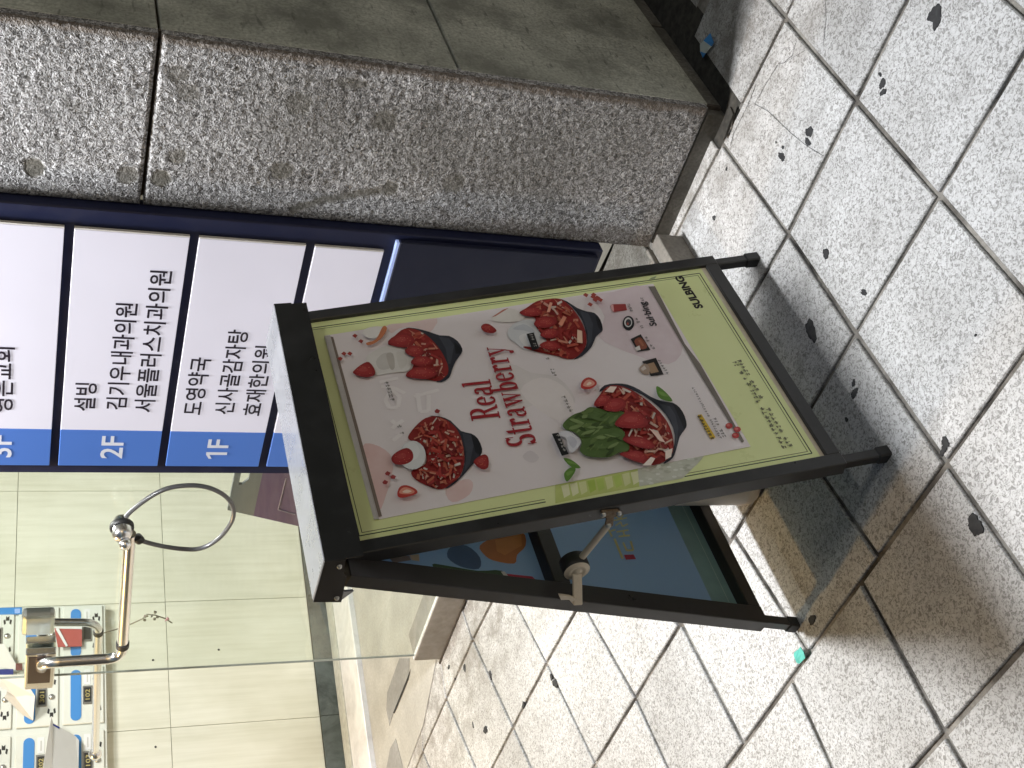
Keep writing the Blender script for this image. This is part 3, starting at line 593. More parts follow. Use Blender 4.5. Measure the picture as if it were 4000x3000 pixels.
def rpx(p, c=0):
    P = hit(p, RN, RN.dot(RO) + c) - RO; return P.dot(RS), P.dot(RT)
stand = thing('poster_stand', 'black A-frame poster stand with a strawberry dessert poster, standing on the pavement', 'poster stand', (-1.52, 1.56, 0))
FO, FI, DEP = .316, .2885, .030          # outer and inner half width, depth
def fbox(mb, a0, a1, b0, b1, c0, c1, bev=.0015, m=0, fr=None): mb.box((a0, b0, c0), (a1, b1, c1), m, bev, fr=lambda v: (fr or fp)(v.x, v.y, v.z))
for a0, a1 in ((-FO, -FI), (FI, FO)): mb = MB(); fbox(mb, a0, a1, .100, 1.03, -DEP, 0); obj('front_stile', mb, BLACK, stand)
for z0, z1 in ((.1003, .1275), (1.002, 1.0297)): mb = MB(); fbox(mb, -FI + .0003, FI - .0003, z0, z1, -DEP, -.0004); obj('front_rail', mb, BLACK, stand)
for sgn in (-1, 1):
    mb = MB(); c = sgn * .300; fbox(mb, c - .010, c + .010, .012, .0997, -.025, -.005, .002); l = obj('front_leg', mb, BLACK, stand)
    mb = MB(); fbox(mb, c - .0125, c + .0125, -.004, .030, -.0278, -.0022, .003); obj('rubber_foot', mb, RUBBER, l)
mb = MB(); fbox(mb, -FI + .0005, FI - .0005, .1278, 1.0017, -.022, -.0085, 0); board = obj('front_poster', mb, GREENP, stand)
# rear frame
RFO, RFI = .316, .274
for a0, a1 in ((-RFO, -RFI), (RFI, RFO)): mb = MB(); fbox(mb, a0, a1, .095, 1.01, 0, DEP, .0015, 0, rp); obj('rear_stile', mb, BROWNBLK, stand)
for z0, z1 in ((.0953, .128), (.560, .596), (.975, 1.0097)): mb = MB(); fbox(mb, -RFI + .0003, RFI - .0003, z0, z1, .0004, DEP - .0004, .0015, 0, rp); obj('rear_rail', mb, BROWNBLK, stand)
for sgn in (-1, 1):
    mb = MB(); c = sgn * .300; fbox(mb, c - .010, c + .010, .012, .0947, .005, .025, .002, 0, rp); l = obj('rear_leg', mb, BROWNBLK, stand)
    mb = MB(); fbox(mb, c - .0125, c + .0125, .000, .030, .0022, .0278, .003, 0, rp); obj('rubber_foot', mb, RUBBER, l)
mb = MB(); fbox(mb, -RFI, RFI, .110, .99, .0005, .004, 0, 0, rp); rpost = obj('rear_poster', mb, REARP, stand)
# cap
CX0, CX1, CZ = -1.566, -1.466, 1.0405; CYA, CYB = 1.203, 1.836
def capf(v):   # follows the slight skew of the stand
    return Vector((v.x, v.y, v.z))
mb = MB(); mb.box((CX0, CYA, CZ - .003), (CX1, CYB, CZ), 0, .0012); obj('cap_top', mb, CAPM, stand)
lip = MB(); P = [(CX1, CYA, CZ - .0033), (CX1, CYB, CZ - .0033), (CX1 - .000 + .010, CYB, CZ - .062), (CX1 + .010, CYA, CZ - .062)]; lip.prism(P, (-.003, 0, 0)); obj('cap_front_lip', lip, BLACK, stand)
lip = MB(); P = [(CX0, CYA, CZ - .0033), (CX0, CYB, CZ - .0033), (CX0 - .006, CYB, CZ - .035), (CX0 - .006, CYA, CZ - .035)]; lip.prism(P, (.003, 0, 0)); obj('cap_rear_lip', lip, BROWNBLK, stand)
for y0 in (CYA - .003, CYB):
    mb = MB(); P = [(CX1, y0, CZ - .001), (CX1 + .005, y0, CZ - .034), (CX1 - .028, y0, CZ - .036), (CX1 - .040, y0, CZ - .044), (CX0 - .004, y0, CZ - .048), (CX0 - .001, y0, CZ - .001)]; mb.prism(P, (0, .003, 0)); e = obj('cap_end_plate', mb, BROWNBLK, stand)
    for sx, sz in ((CX1 - .012, CZ - .027), (CX0 + .008, CZ - .038)):
        mb = MB(); mb.lathe([(0, .0035), (.0035, .003), (.0045, 0)], (sx, y0 - .0 if y0 < 1.5 else y0 + .003, sz), (0, -1 if y0 < 1.5 else 1, 0), 12); obj('screw', mb, STEELP, e)
mb = MB(); P = [(CX0 - .005, CYA + .001, CZ - .048), (CX0 + .018, CYA + .001, CZ - .046), (CX0 - .018, CYA + .03, CZ - .078)]; mb.prism(P, (0, .004, .002)); obj('cap_bracket', mb, BROWNBLK, stand)
# folding stay on the near side
ya = 1.262; SY = lambda p: onY(p, ya)
st1, hb, st2 = SY((2372, 2055)), SY((2246, 2210)), onY((2250, 2345), 1.225)
stay = MB(); stay.tube([st1, hb], .0062, 10); obj('upper_stay', stay, BRASS, stand)
hb2 = hb + Vector((0, -.012, 0)); stay = MB(); stay.box((-.0095, -.003, 0), (.0095, .003, (hb2 - st2).length), 0, .002, fr=lambda v: st2 + Vector((0, -.010, 0)) + (hb2 - st2 + Vector((0, .010, 0))).normalized() * v.z + Vector((0, v.y, v.x))); obj('lower_stay', stay, BRASS, stand)
mb = MB(); mb.lathe([(0, -.012), (.024, -.012), (.0255, -.008), (.0255, .014), (0, .014)], hb, (0, 1, 0), 26); hj = obj('stay_hub', mb, RUBBER, stand)
mb = MB(); mb.lathe([(0, -.0165), (.006, -.0165), (.007, -.0145), (.012, -.014), (.013, -.0155), (.018, -.0155), (.0185, -.014), (.0225, -.0135), (.0245, -.0125)], hb, (0, 1, 0), 26); obj('hub_cover', mb, BRASS, hj)
pc = SY((2379, 2003)); mb = MB(); pl = [SY(p) for p in ((2345, 2000), (2350, 1992), (2412, 1988), (2424, 1996), (2415, 2006), (2396, 2014), (2392, 2046), (2376, 2060), (2362, 2046), (2368, 2016), (2352, 2012))]; mb.prism(pl, (0, -.004, 0)); sp_ = obj('stay_plate', mb, RUST, stand)
for p in ((2353, 2004), (2415, 1998), (2373, 2046)):
    q = SY(p); mb = MB(); mb.lathe([(0, .008), (.004, .0075), (.0055, .0042)], q, (0, -1, 0), 12); obj('rivet', mb, STEELP, sp_)
mb = MB(); pl = [onY(cp(4, p), 1.222) for p in ((1785, 660), (1850, 668), (1885, 680), (1905, 690), (1900, 708), (1870, 712), (1850, 690), (1800, 690))]; mb.prism(pl, (0, -.004, 0)); obj('stay_foot', mb, BRASS, stand)

# ------------------------------------------------------------------ printed matter on the front
class Print:
    def __init__(s, c0=-.0083, step=2.2e-5): s.mb = MB(); s.c = c0; s.step = step
    def P(s, a, b): return fp(a, b, s.c)
    def px(s, crop, pts, col, jitter=0):
        s.c += s.step; q = [fpx(cp(crop, p), s.c) for p in pts]; s.st(q, col)
    def st(s, q, col):
        s.c += s.step
        ar = sum(q[i - 1][0] * q[i][1] - q[i][0] * q[i - 1][1] for i in range(len(q)))
        if ar < 0: q = q[::-1]
        s.mb.face([fp(a, b, s.c) for a, b in q], 0, col)
    def ell(s, crop, c, rx, ry, col, n=20): s.px(crop, [(c[0] + rx * math.cos(2 * math.pi * i / n), c[1] + ry * math.sin(2 * math.pi * i / n)) for i in range(n)], col)
    def line(s, q, wd, col):
        for (a, b), (c, d) in zip(q, q[1:]):
            L = math.hypot(c - a, d - b); ux, uy = (c - a) / L * wd / 2, (d - b) / L * wd / 2; s.st([(a - uy, b + ux), (c - uy, d + ux), (c + uy, d - ux), (a + uy, b - ux)], col)
    def done(s, name, parent): return obj(name, s.mb, INK, parent)
def smooth(pts, n=3):
    out = []; L = len(pts)
    for i in range(L):
        a, b, c, d = [pts[(i + k - 1) % L] for k in range(4)]
        for k in range(n):
            t = k / n; out.append(tuple(.5 * (2 * b[j] + (c[j] - a[j]) * t + (2 * a[j] - 5 * b[j] + 4 * c[j] - d[j]) * t * t + (3 * b[j] - a[j] - 3 * c[j] + d[j]) * t ** 3) for j in range(2)))
    return out
def inside(p, poly):
    r = False
    for i in range(len(poly)):
        (x1, y1), (x2, y2) = poly[i - 1], poly[i]
        if (y1 > p[1]) != (y2 > p[1]) and p[0] < (x2 - x1) * (p[1] - y1) / (y2 - y1) + x1: r = not r
    return r
REDS = [(.30, .030, .026), (.38, .045, .034), (.24, .022, .022), (.44, .085, .055), (.19, .018, .018), (.46, .13, .08), (.35, .04, .036)]
PALE = [(.58, .30, .24), (.62, .44, .36), (.60, .54, .49), (.54, .22, .15)]
BOWL = (.030, .032, .045); BOWL2 = (.055, .060, .078); BOWLD = (.012, .012, .016)
def berry(P, c, pts, seed, seeds=True):
    rnd = random.Random(seed); P.px(c, smooth(pts), (.27, .024, .026)); cx = sum(p[0] for p in pts) / len(pts); cy = sum(p[1] for p in pts) / len(pts)
    P.px(c, smooth([(cx + (p[0] - cx) * .78 - 3, cy + (p[1] - cy) * .72 - 3) for p in pts]), (.34, .034, .034)); P.px(c, smooth([(cx + (p[0] - cx) * .42 - 7, cy + (p[1] - cy) * .34 - 6) for p in pts]), (.40, .06, .055))
    if seeds:
        for _ in range(10):
            p = (cx + rnd.uniform(-.75, .75) * (max(q[0] for q in pts) - cx), cy + rnd.uniform(-.75, .75) * (max(q[1] for q in pts) - cy))
            if inside(p, pts): P.px(c, [(p[0] - 3, p[1]), (p[0], p[1] - 2), (p[0] + 3, p[1]), (p[0], p[1] + 2)], (.66, .22, .12))
def fruit(P, c, poly, seed, n, size):
    rnd = random.Random(seed); sp = smooth(poly); P.px(c, sp, (.25, .022, .020)); xs = [p[0] for p in poly]; ys = [p[1] for p in poly]; k = 0
    while k < n:
        p = (rnd.uniform(min(xs), max(xs)), rnd.uniform(min(ys), max(ys)))
        if not inside(p, sp): continue
        k += 1; L = size * rnd.uniform(.5, 1.4); W_ = size * rnd.uniform(.18, .42); t = rnd.uniform(0, math.pi); col = rnd.choice(PALE if rnd.random() < .36 else REDS)
        if col in PALE: L *= .8; W_ *= .75
        q = [(p[0] + x * math.cos(t) - y * math.sin(t), p[1] + x * math.sin(t) + y * math.cos(t)) for x, y in ((-L / 2, -W_ / 2 * rnd.uniform(.4, 1)), (L / 2, -W_ / 2), (L / 2 * rnd.uniform(.8, 1.1), W_ / 2 * rnd.uniform(.5, 1)), (-L / 2, W_ / 2))]
        q = [v for v in q if inside(v, sp)]
        if len(q) >= 3: P.px(c, q, col)
def bowl(P, c, poly):
    P.px(c, smooth(poly, 2), BOWL); cx = sum(p[0] for p in poly) / len(poly); cy = sum(p[1] for p in poly) / len(poly)
# green surround: double line, melon and basket
lp_ = Print()
DK = (.02, .045, .03); g0, g1, gs = .1278 + .020, 1.0017 - .014, FI - .016
for ins, wd in ((0, .0022), (.006, .0012)):
    a, t0, t1 = gs - ins, g0 + ins, g1 - ins
    lp_.line([(-a, .40), (-a, t0), (a, t0), (a, t1), (-a, t1), (-a, .66)], wd, DK)
lp_.st([(-FI + .001, .1280), (FI - .001, .1280), (FI - .001, .138), (-FI + .001, .136)], (.62, .56, .45))
lp_.done('border_lines', board)
ml = Print(-.0080)
ml.px(3, [(300, 1495), (590, 1440), (870, 1380), (880, 1505), (600, 1558), (300, 1622)], (.52, .60, .20)); rnd = random.Random(5)
for k in range(9):
    x = 340 + k * 60; y = 1500 - (x - 340) * .19; ml.px(3, [(x, y), (x + 50, y - 12), (x + 62, y + 60), (x + 20, y + 85)], rnd.choice([(.66, .70, .36), (.46, .60, .14), (.74, .76, .48), (.40, .54, .10)]))
ml.px(3, [(868, 1382), (1335, 1285), (1285, 1345), (1180, 1447), (882, 1505)], (.56, .58, .50))
for k in range(60):
    x = rnd.uniform(885, 1270); y = rnd.uniform(1310, 1490); P0 = [(868, 1382), (1335, 1285), (1285, 1345), (1180, 1447), (882, 1505)]
    if inside((x, y), P0) and inside((x + 26, y), P0): ml.ell(3, (x + 8, y), 17, 8, rnd.choice([(.70, .72, .66), (.62, .64, .57), (.46, .48, .40)]), 10)
ml.done('melon_picture', board)
tx_ = Print(-.0078)
def ptext(P, body, start, end, h, col, bold=.02, slant=0, crop=None):
    a = fpx(cp(crop, start) if crop else start); e = fpx(cp(crop, end) if crop else end); P.c += P.step
    th = math.atan2(e[1] - a[1], e[0] - a[0]); L = math.hypot(e[0] - a[0], e[1] - a[1])
    put_text(P.mb, body, lambda u, v: fp(a[0] + u * math.cos(th) - v * math.sin(th), a[1] + u * math.sin(th) + v * math.cos(th), P.c), L, h, bold, slant, 0, col)
ptext(tx_, 'SULBING', (2752, 1190), (2668, 1066), .019, (.015, .012, .012), .045)
def micro(P, crop, a, b, wd, col, seed, gap=.3):
    rnd = random.Random(seed); A, B = fpx(cp(crop, a)), fpx(cp(crop, b)); L = math.hypot(B[0] - A[0], B[1] - A[1]); u = ((B[0] - A[0]) / L, (B[1] - A[1]) / L); v = (-u[1], u[0]); x = 0
    while x < L:
        w_ = wd * rnd.uniform(.55, 1.0)
        if rnd.random() > .14:
            for k in range(3):
                oy = rnd.uniform(-.35, .35) * wd; ww = w_ * rnd.uniform(.4, 1); P.st([(A[0] + u[0] * (x + d) + v[0] * (oy + h), A[1] + u[1] * (x + d) + v[1] * (oy + h)) for d, h in ((0, -wd * .1), (ww, -wd * .1), (ww, wd * .1), (0, wd * .1))], col)
            P.st([(A[0] + u[0] * (x + d) + v[0] * h, A[1] + u[1] * (x + d) + v[1] * h) for d, h in ((w_ * .4, -wd * .45), (w_ * .55, -wd * .45), (w_ * .55, wd * .45), (w_ * .4, wd * .45))], col)
        x += w_ * 1.25
GRY = (.16, .17, .10)
micro(tx_, 3, (1620, 745), (1535, 612), .0105, GRY, 1); micro(tx_, 3, (1890, 1222), (1640, 785), .0105, GRY, 2); micro(tx_, 3, (1930, 1212), (1575, 622), .0105, GRY, 3)
tx_.px(3, [(945, 75), (965, 60), (1000, 50), (985, 70)], (.30, .36, .20))
tx_.done('lettering', board)['kind'] = 'stuff'
# the white poster taped on
wq = [fpx(p, -.0076) for p in ((1479, 2030), (1270, 1312), (2551, 1109), (2932, 1745))]
mb = MB(); mb.prism([fp(a, b, -.0074) for a, b in wq], FN * .0006); poster = obj('taped_poster', mb, WHITEP, stand)
C0 = -.0066
def bgp(c, pts, col):
    bgp.k += 1; b = Print(C0 + bgp.k * 4e-5); b.px(c, pts, col); b.done('tint_patch', poster)
bgp.k = 0
bg = Print(C0 + .0009)
PK = (.72, .50, .49); PK2 = (.70, .60, .60)
bgp(2, smooth([(250, 1050), (320, 1035), (410, 1090), (430, 1180), (390, 1330), (345, 1420), (290, 1240)]), (.73, .53, .52)); bgp(2, smooth([(850, 1240), (900, 1260), (880, 1330), (780, 1375), (740, 1300)]), (.73, .55, .54)); bgp(2, smooth([(400, 330), (520, 318), (690, 292), (640, 380), (560, 345), (470, 350), (420, 380)]), (.75, .60, .59))
bgp(3, smooth([(560, 190), (700, 160), (930, 120), (1060, 330), (1180, 540), (1080, 660), (840, 590), (760, 560), (600, 470), (640, 330)]), (.70, .60, .64)); bgp(2, smooth([(1010, 640), (1120, 560), (1240, 610), (1400, 640), (1500, 760), (1460, 860), (1360, 880), (1260, 800), (1120, 860)]), (.72, .68, .68))
bgp(2, smooth([(1180, 720), (1300, 640), (1430, 690), (1500, 800), (1440, 890), (1330, 860)]), (.79, .74, .74)); bgp(2, smooth([(1195, 1100), (1240, 1070), (1290, 1110), (1260, 1140), (1215, 1130)]), (.68, .63, .655))
GH = (.86, .82, .83)
for pts in ([(350, 655), (460, 630)], [(360, 680), (440, 690), (500, 720)], [(385, 760), (420, 700), (470, 740), (460, 800), (410, 810), (385, 760)], [(420, 880), (450, 905), (425, 930)], [(450, 905), (490, 880)], [(555, 740), (700, 700)], [(575, 720), (590, 830), (640, 825), (640, 730)], [(430, 1000), (480, 960)]):
    q = [fpx(cp(2, p)) for p in pts]; bg.line(q, .008, GH)
bg.done('ghost_lettering', poster)['kind'] = 'stuff'
for c, q, col in ((2, [(62, 398), (78, 402), (215, 900), (365, 1458), (345, 1462), (190, 880)], (.20, .16, .135)), (3, [(942, 122), (988, 120), (1195, 520), (1300, 655), (1440, 900), (1605, 1192), (1588, 1200), (1280, 700)], (.18, .16, .14)), (2, [(25, 398), (60, 392), (345, 1472), (318, 1478)], (.46, .44, .43))):
    tp = Print(C0 + .0014); tp.px(c, q, col); tp.done('tape_strip', poster)
def pic(name): return Print(C0 + .0020)
# bowl with cream, upper right
P = pic('a'); bowl(P, 2, [(505, 349), (560, 350), (640, 370), (705, 392), (760, 395), (810, 425), (838, 470), (832, 500), (800, 545), (780, 590), (762, 640), (715, 668), (680, 655), (745, 600), (735, 540), (660, 440), (580, 380)])
P.px(2, [(700, 400), (760, 410), (790, 450), (770, 560), (755, 560), (740, 470)], BOWL2); P.px(2, [(790, 430), (836, 470), (830, 500), (800, 500)], BOWLD)
P.px(2, smooth([(270, 530), (310, 490), (370, 460), (440, 450), (500, 480), (500, 510), (540, 540), (520, 600), (450, 610), (380, 620), (330, 625), (310, 590)]), (.72, .70, .68)); P.px(2, smooth([(330, 545), (370, 500), (420, 500), (440, 560), (400, 590), (350, 590)]), (.60, .58, .56)); P.px(2, smooth([(390, 505), (430, 500), (440, 580), (415, 590)]), (.50, .47, .44)); P.px(2, smooth([(450, 490), (490, 500), (515, 550), (480, 590), (460, 560)]), (.66, .64, .61))
fruit(P, 2, [(400, 445), (440, 395), (500, 352), (580, 362), (650, 410), (710, 480), (750, 560), (752, 620), (700, 660), (640, 655), (560, 645), (505, 632), (540, 590), (560, 520), (500, 490), (510, 455), (460, 455)], 11, 95, 50)
for i, b in enumerate(([(400, 440), (440, 395), (520, 380), (560, 430), (500, 465)], [(500, 490), (530, 455), (590, 455), (610, 495), (560, 520)], [(535, 555), (570, 515), (640, 520), (660, 555), (600, 575)], [(505, 630), (560, 580), (640, 580), (690, 620), (620, 650)], [(195, 615), (210, 590), (250, 560), (290, 550), (325, 600), (310, 632), (250, 637)])): berry(P, 2, b, i)
P.px(2, smooth([(250, 370), (290, 345), (360, 340), (370, 375), (320, 410), (270, 400)]), (.80, .78, .76)); P.px(2, smooth([(370, 340), (395, 350), (370, 400), (320, 440), (280, 450), (275, 435), (330, 415)]), (.56, .20, .09))
for x, y in ((240, 427), (205, 395), (140, 500), (175, 500), (118, 530)): P.px(2, [(x - 16, y), (x, y - 13), (x + 16, y - 3), (x + 4, y + 13)], (.34, .05, .04))
P.done('bowl_picture', poster)
# bowl with ice ball, upper left
P = pic('b'); bowl(P, 2, [(640, 868), (700, 868), (770, 895), (830, 955), (890, 970), (930, 1000), (955, 1060), (945, 1100), (900, 1150), (860, 1200), (800, 1260), (750, 1293), (740, 1285), (820, 1230), (850, 1150), (845, 1060), (800, 960), (720, 885)])
P.px(2, [(838, 965), (890, 980), (905, 1040), (880, 1160), (850, 1190), (862, 1080)], BOWL2); P.px(2, [(890, 975), (930, 1000), (955, 1060), (945, 1100), (915, 1080)], BOWLD)
fruit(P, 2, [(520, 985), (560, 930), (620, 880), (690, 870), (760, 900), (815, 960), (845, 1050), (850, 1140), (825, 1220), (780, 1260), (720, 1298), (650, 1285), (560, 1240), (540, 1190), (620, 1150), (620, 1080), (580, 1030), (530, 1010)], 21, 210, 52)
P.ell(2, (545, 1098), 78, 85, (.66, .68, .69)); P.ell(2, (535, 1075), 52, 55, (.72, .74, .75)); berry(P, 2, [(420, 1115), (450, 1080), (510, 1055), (545, 1080), (545, 1125), (500, 1152), (440, 1150)], 5); berry(P, 2, [(905, 1140), (930, 1110), (970, 1093), (992, 1115), (990, 1170), (950, 1180)], 6)
P.px(2, smooth([(455, 1325), (470, 1285), (510, 1275), (560, 1295), (573, 1320), (530, 1340), (470, 1348)]), (.46, .05, .04)); P.px(2, smooth([(468, 1322), (480, 1295), (510, 1287), (550, 1303), (555, 1318), (520, 1328)]), (.72, .30, .22)); P.px(2, smooth([(485, 1315), (510, 1300), (540, 1310), (515, 1320)]), (.86, .66, .56))
for x, y in ((400, 1205), (432, 1225), (385, 1257), (692, 838)): P.px(2, [(x - 18, y), (x - 4, y - 14), (x + 17, y - 3), (x + 6, y + 14), (x - 12, y + 11)], (.32, .045, .045))
P.done('bowl_picture', poster)
# bowl with cream and label, right
P = pic('c'); bowl(P, 3, [(330, 208), (380, 225), (450, 270), (520, 295), (570, 305), (610, 350), (627, 410), (620, 435), (580, 470), (550, 540), (490, 600), (430, 627), (440, 615), (510, 540), (515, 460), (480, 350), (400, 250)])
P.px(3, [(470, 290), (530, 310), (560, 380), (550, 500), (520, 550), (525, 440)], BOWL2); P.px(3, [(575, 320), (610, 350), (627, 410), (615, 430), (595, 400)], BOWLD)
P.px(5, smooth([(970, 400), (1080, 335), (1190, 380), (1150, 420), (1020, 425)]), (.74, .71, .68)); P.px(5, [(975, 395), (1050, 345), (1085, 335), (1000, 388)], (.46, .16, .12)); P.px(5, smooth([(1080, 480), (1130, 430), (1210, 410), (1260, 440), (1290, 480), (1290, 540), (1240, 600), (1180, 600), (1130, 560), (1090, 530)]), (.66, .68, .71)); P.px(5, smooth([(1110, 470), (1180, 440), (1240, 470), (1250, 500), (1180, 480)]), (.54, .57, .62)); P.px(5, smooth([(1150, 520), (1210, 500), (1230, 560), (1190, 580)]), (.76, .77, .79))
fruit(P, 3, [(50, 305), (100, 270), (170, 225), (250, 208), (330, 208), (400, 255), (460, 330), (500, 410), (515, 480), (505, 545), (440, 615), (380, 622), (300, 600), (200, 580), (90, 550), (90, 535), (190, 545), (200, 520), (240, 500), (200, 450), (160, 390), (160, 340), (110, 330)], 31, 150, 66)
for i, b in enumerate(([(55, 305), (110, 270), (180, 270), (210, 310), (120, 330)], [(150, 380), (200, 330), (280, 335), (310, 370), (260, 405), (190, 405)], [(195, 455), (240, 415), (300, 415), (325, 445), (280, 480), (220, 475)], [(190, 530), (240, 500), (310, 510), (330, 550), (260, 565)])): berry(P, 3, b, 40 + i)
P.px(3, [(320, 380), (355, 325), (378, 335), (345, 400)], (.72, .30, .20)); P.px(3, [(452, 420), (485, 430), (488, 515), (450, 510)], (.80, .55, .42)); P.px(3, [(240, 300), (262, 230), (280, 235), (262, 300)], (.74, .36, .26))
P.px(3, [(100, 450), (150, 440), (188, 550), (140, 563)], (.012, .012, .014)); micro(P, 3, (162, 545), (128, 458), .007, (.35, .34, .33), 9)
berry(P, 2, [(948, 345), (965, 325), (1000, 328), (1040, 362), (1020, 378), (970, 372)], 50)
for x, y in ((510, 182), (565, 180), (590, 200), (575, 215), (610, 215), (540, 247), (560, 195)): P.px(3, [(x - 20, y), (x - 4, y - 16), (x + 19, y - 3), (x + 6, y + 15)], (.35, .06, .045))
P.done('bowl_picture', poster)
# bowl with green tea cream, lower left
P = pic('d'); bowl(P, 3, [(600, 850), (640, 805), (720, 793), (800, 800), (880, 835), (960, 885), (1040, 915), (1110, 925), (1160, 960), (1195, 1020), (1208, 1080), (1195, 1110), (1160, 1160), (1135, 1250), (1110, 1310), (1060, 1345), (1050, 1340), (1110, 1260), (1125, 1150), (1090, 1050), (1020, 960), (900, 870), (760, 815), (660, 830)])
P.px(3, [(1020, 930), (1090, 950), (1130, 1010), (1150, 1100), (1140, 1220), (1128, 1240), (1130, 1150), (1095, 1040)], BOWL2); P.px(3, [(1110, 930), (1160, 960), (1195, 1020), (1208, 1080), (1190, 1110), (1165, 1050)], BOWLD)
fruit(P, 3, [(570, 940), (600, 880), (650, 820), (720, 805), (800, 825), (880, 870), (960, 930), (1040, 1010), (1090, 1090), (1115, 1180), (1110, 1270), (1050, 1335), (960, 1360), (900, 1345), (830, 1310), (750, 1285), (800, 1230), (760, 1180), (780, 1130), (720, 1070), (780, 990), (640, 980)], 61, 190, 66)
MT = [(350, 1080), (380, 1040), (430, 1005), (490, 985), (540, 955), (620, 970), (680, 990), (750, 985), (790, 1010), (740, 1040), (715, 1080), (770, 1120), (780, 1150), (765, 1180), (810, 1220), (800, 1260), (740, 1270), (680, 1300), (600, 1305), (520, 1295), (470, 1260), (480, 1210), (470, 1170), (430, 1130), (370, 1110)]
P.px(3, smooth([(300, 1150), (360, 1120), (420, 1135), (475, 1190), (465, 1225), (420, 1270), (390, 1250), (370, 1170)]), (.66, .67, .72)); P.px(3, smooth([(380, 1170), (420, 1160), (450, 1200), (420, 1240)]), (.54, .55, .62))
P.px(3, smooth(MT), (.085, .145, .040)); rnd = random.Random(8)
for k in range(90):
    p = (rnd.uniform(370, 790), rnd.uniform(970, 1290))
    if not inside(p, MT): continue
    L, W_, t = rnd.uniform(40, 110), rnd.uniform(10, 30), rnd.uniform(-.9, .5); col = rnd.choice([(.13, .20, .06), (.04, .07, .018), (.19, .27, .10), (.10, .165, .05), (.05, .085, .022)])
    q = [(p[0] + x * math.cos(t) - y * math.sin(t), p[1] + x * math.sin(t) + y * math.cos(t)) for x, y in ((-L / 2, 0), (-L / 4, -W_ / 2), (L / 4, -W_ / 3), (L / 2, 0), (L / 5, W_ / 2), (-L / 4, W_ / 3))]
    if all(inside(v, MT) for v in q): P.px(3, smooth(q, 2), col)
for i, b in enumerate(([(565, 945), (600, 880), (640, 870), (690, 890), (640, 945)], [(635, 955), (680, 900), (760, 895), (790, 940), (740, 985), (650, 980)], [(710, 1075), (760, 1010), (820, 985), (900, 1000), (940, 1060), (900, 1100), (780, 1100)], [(765, 1180), (830, 1160), (920, 1170), (990, 1220), (960, 1245), (860, 1230)], [(745, 1285), (800, 1265), (880, 1260), (940, 1310), (900, 1345)])): berry(P, 3, b, 70 + i)
P.px(3, [(640, 850), (680, 812), (725, 815), (700, 855)], (.84, .70, .62)); P.px(3, [(950, 1105), (1010, 1130), (1060, 1200), (1020, 1190)], (.82, .60, .52)); P.px(3, [(1060, 1260), (1110, 1240), (1100, 1300), (1060, 1320)], (.84, .72, .64)); P.px(3, [(900, 1360), (960, 1300), (990, 1310), (960, 1360)], (.84, .74, .68))
P.px(3, [(275, 1140), (320, 1132), (392, 1280), (345, 1293)], (.012, .012, .014)); micro(P, 3, (368, 1278), (312, 1160), .009, (.35, .34, .33), 10)
LF = (.10, .22, .035)
for q in ([(1000, 810), (1060, 850), (1110, 915), (1040, 905), (1005, 870)], [(355, 1310), (410, 1320), (475, 1375), (410, 1370)], [(365, 1450), (362, 1410), (400, 1375), (437, 1375), (432, 1410), (385, 1470)]):
    P.px(3, smooth(q), LF); cx = sum(p[0] for p in q) / len(q); cy = sum(p[1] for p in q) / len(q); P.px(3, smooth([(cx + (p[0] - cx) * .6, cy + (p[1] - cy) * .35 - 4) for p in q]), (.17, .31, .07))
P.px(3, smooth([(475, 810), (490, 770), (530, 750), (575, 770), (585, 800), (540, 830), (490, 830)]), (.48, .05, .04)); P.px(3, smooth([(492, 808), (505, 780), (532, 765), (565, 780), (570, 798), (535, 815)]), (.74, .36, .28)); P.px(3, smooth([(515, 800), (535, 780), (550, 792), (530, 805)]), (.86, .68, .58))
P.done('bowl_picture', poster)
# small menu pictures, labels and captions
P = pic('e')
P.px(3, [(690, 245), (785, 243), (795, 285), (700, 300), (680, 260)], (.36, .055, .055)); P.px(3, [(680, 250), (700, 246), (706, 298), (690, 290)], (.70, .40, .40))
P.done('drink_picture', poster); P = pic('e')
P.ell(3, (805, 375), 40, 50, (.018, .018, .022)); P.ell(3, (803, 370), 27, 34, (.66, .66, .66)); P.ell(3, (805, 372), 20, 24, (.05, .05, .06)); P.ell(3, (800, 380), 8, 10, (.35, .08, .06))
P.done('plate_picture', poster); P = pic('e')
P.px(3, [(820, 485), (890, 452), (957, 560), (870, 573)], (.016, .014, .014)); P.px(3, smooth([(845, 500), (890, 475), (935, 540), (885, 555)]), (.24, .075, .045)); P.px(3, [(850, 545), (880, 530), (890, 560), (862, 568)], (.70, .68, .66)); P.px(3, [(870, 495), (890, 488), (915, 530), (900, 535)], (.36, .14, .08))
P.done('cake_picture', poster); P = pic('e')
P.px(3, [(900, 640), (995, 615), (1048, 730), (960, 742)], (.016, .014, .014)); P.px(3, [(930, 660), (980, 645), (1015, 712), (960, 724)], (.36, .24, .15)); P.px(3, smooth([(880, 690), (915, 655), (950, 680), (945, 730), (905, 725)]), (.38, .29, .23)); P.px(3, [(890, 690), (915, 668), (930, 690), (905, 705)], (.60, .54, .50))
P.done('toast_picture', poster); P = pic('e')
P.px(3, [(1283, 1010), (1310, 1005), (1408, 1165), (1375, 1178)], (.62, .42, .03)); micro(P, 3, (1388, 1165), (1300, 1015), .009, (.10, .07, .02), 12)
P.done('yellow_badge', poster); P = pic('e')
for x, y in ((1500, 1085), (1557, 1110), (1545, 1152)): P.ell(3, (x, y), 26, 20, (.46, .05, .05), 9); P.ell(3, (x - 5, y - 4), 12, 9, (.62, .16, .14), 8)
P.done('berry_picture', poster); P = pic('e')
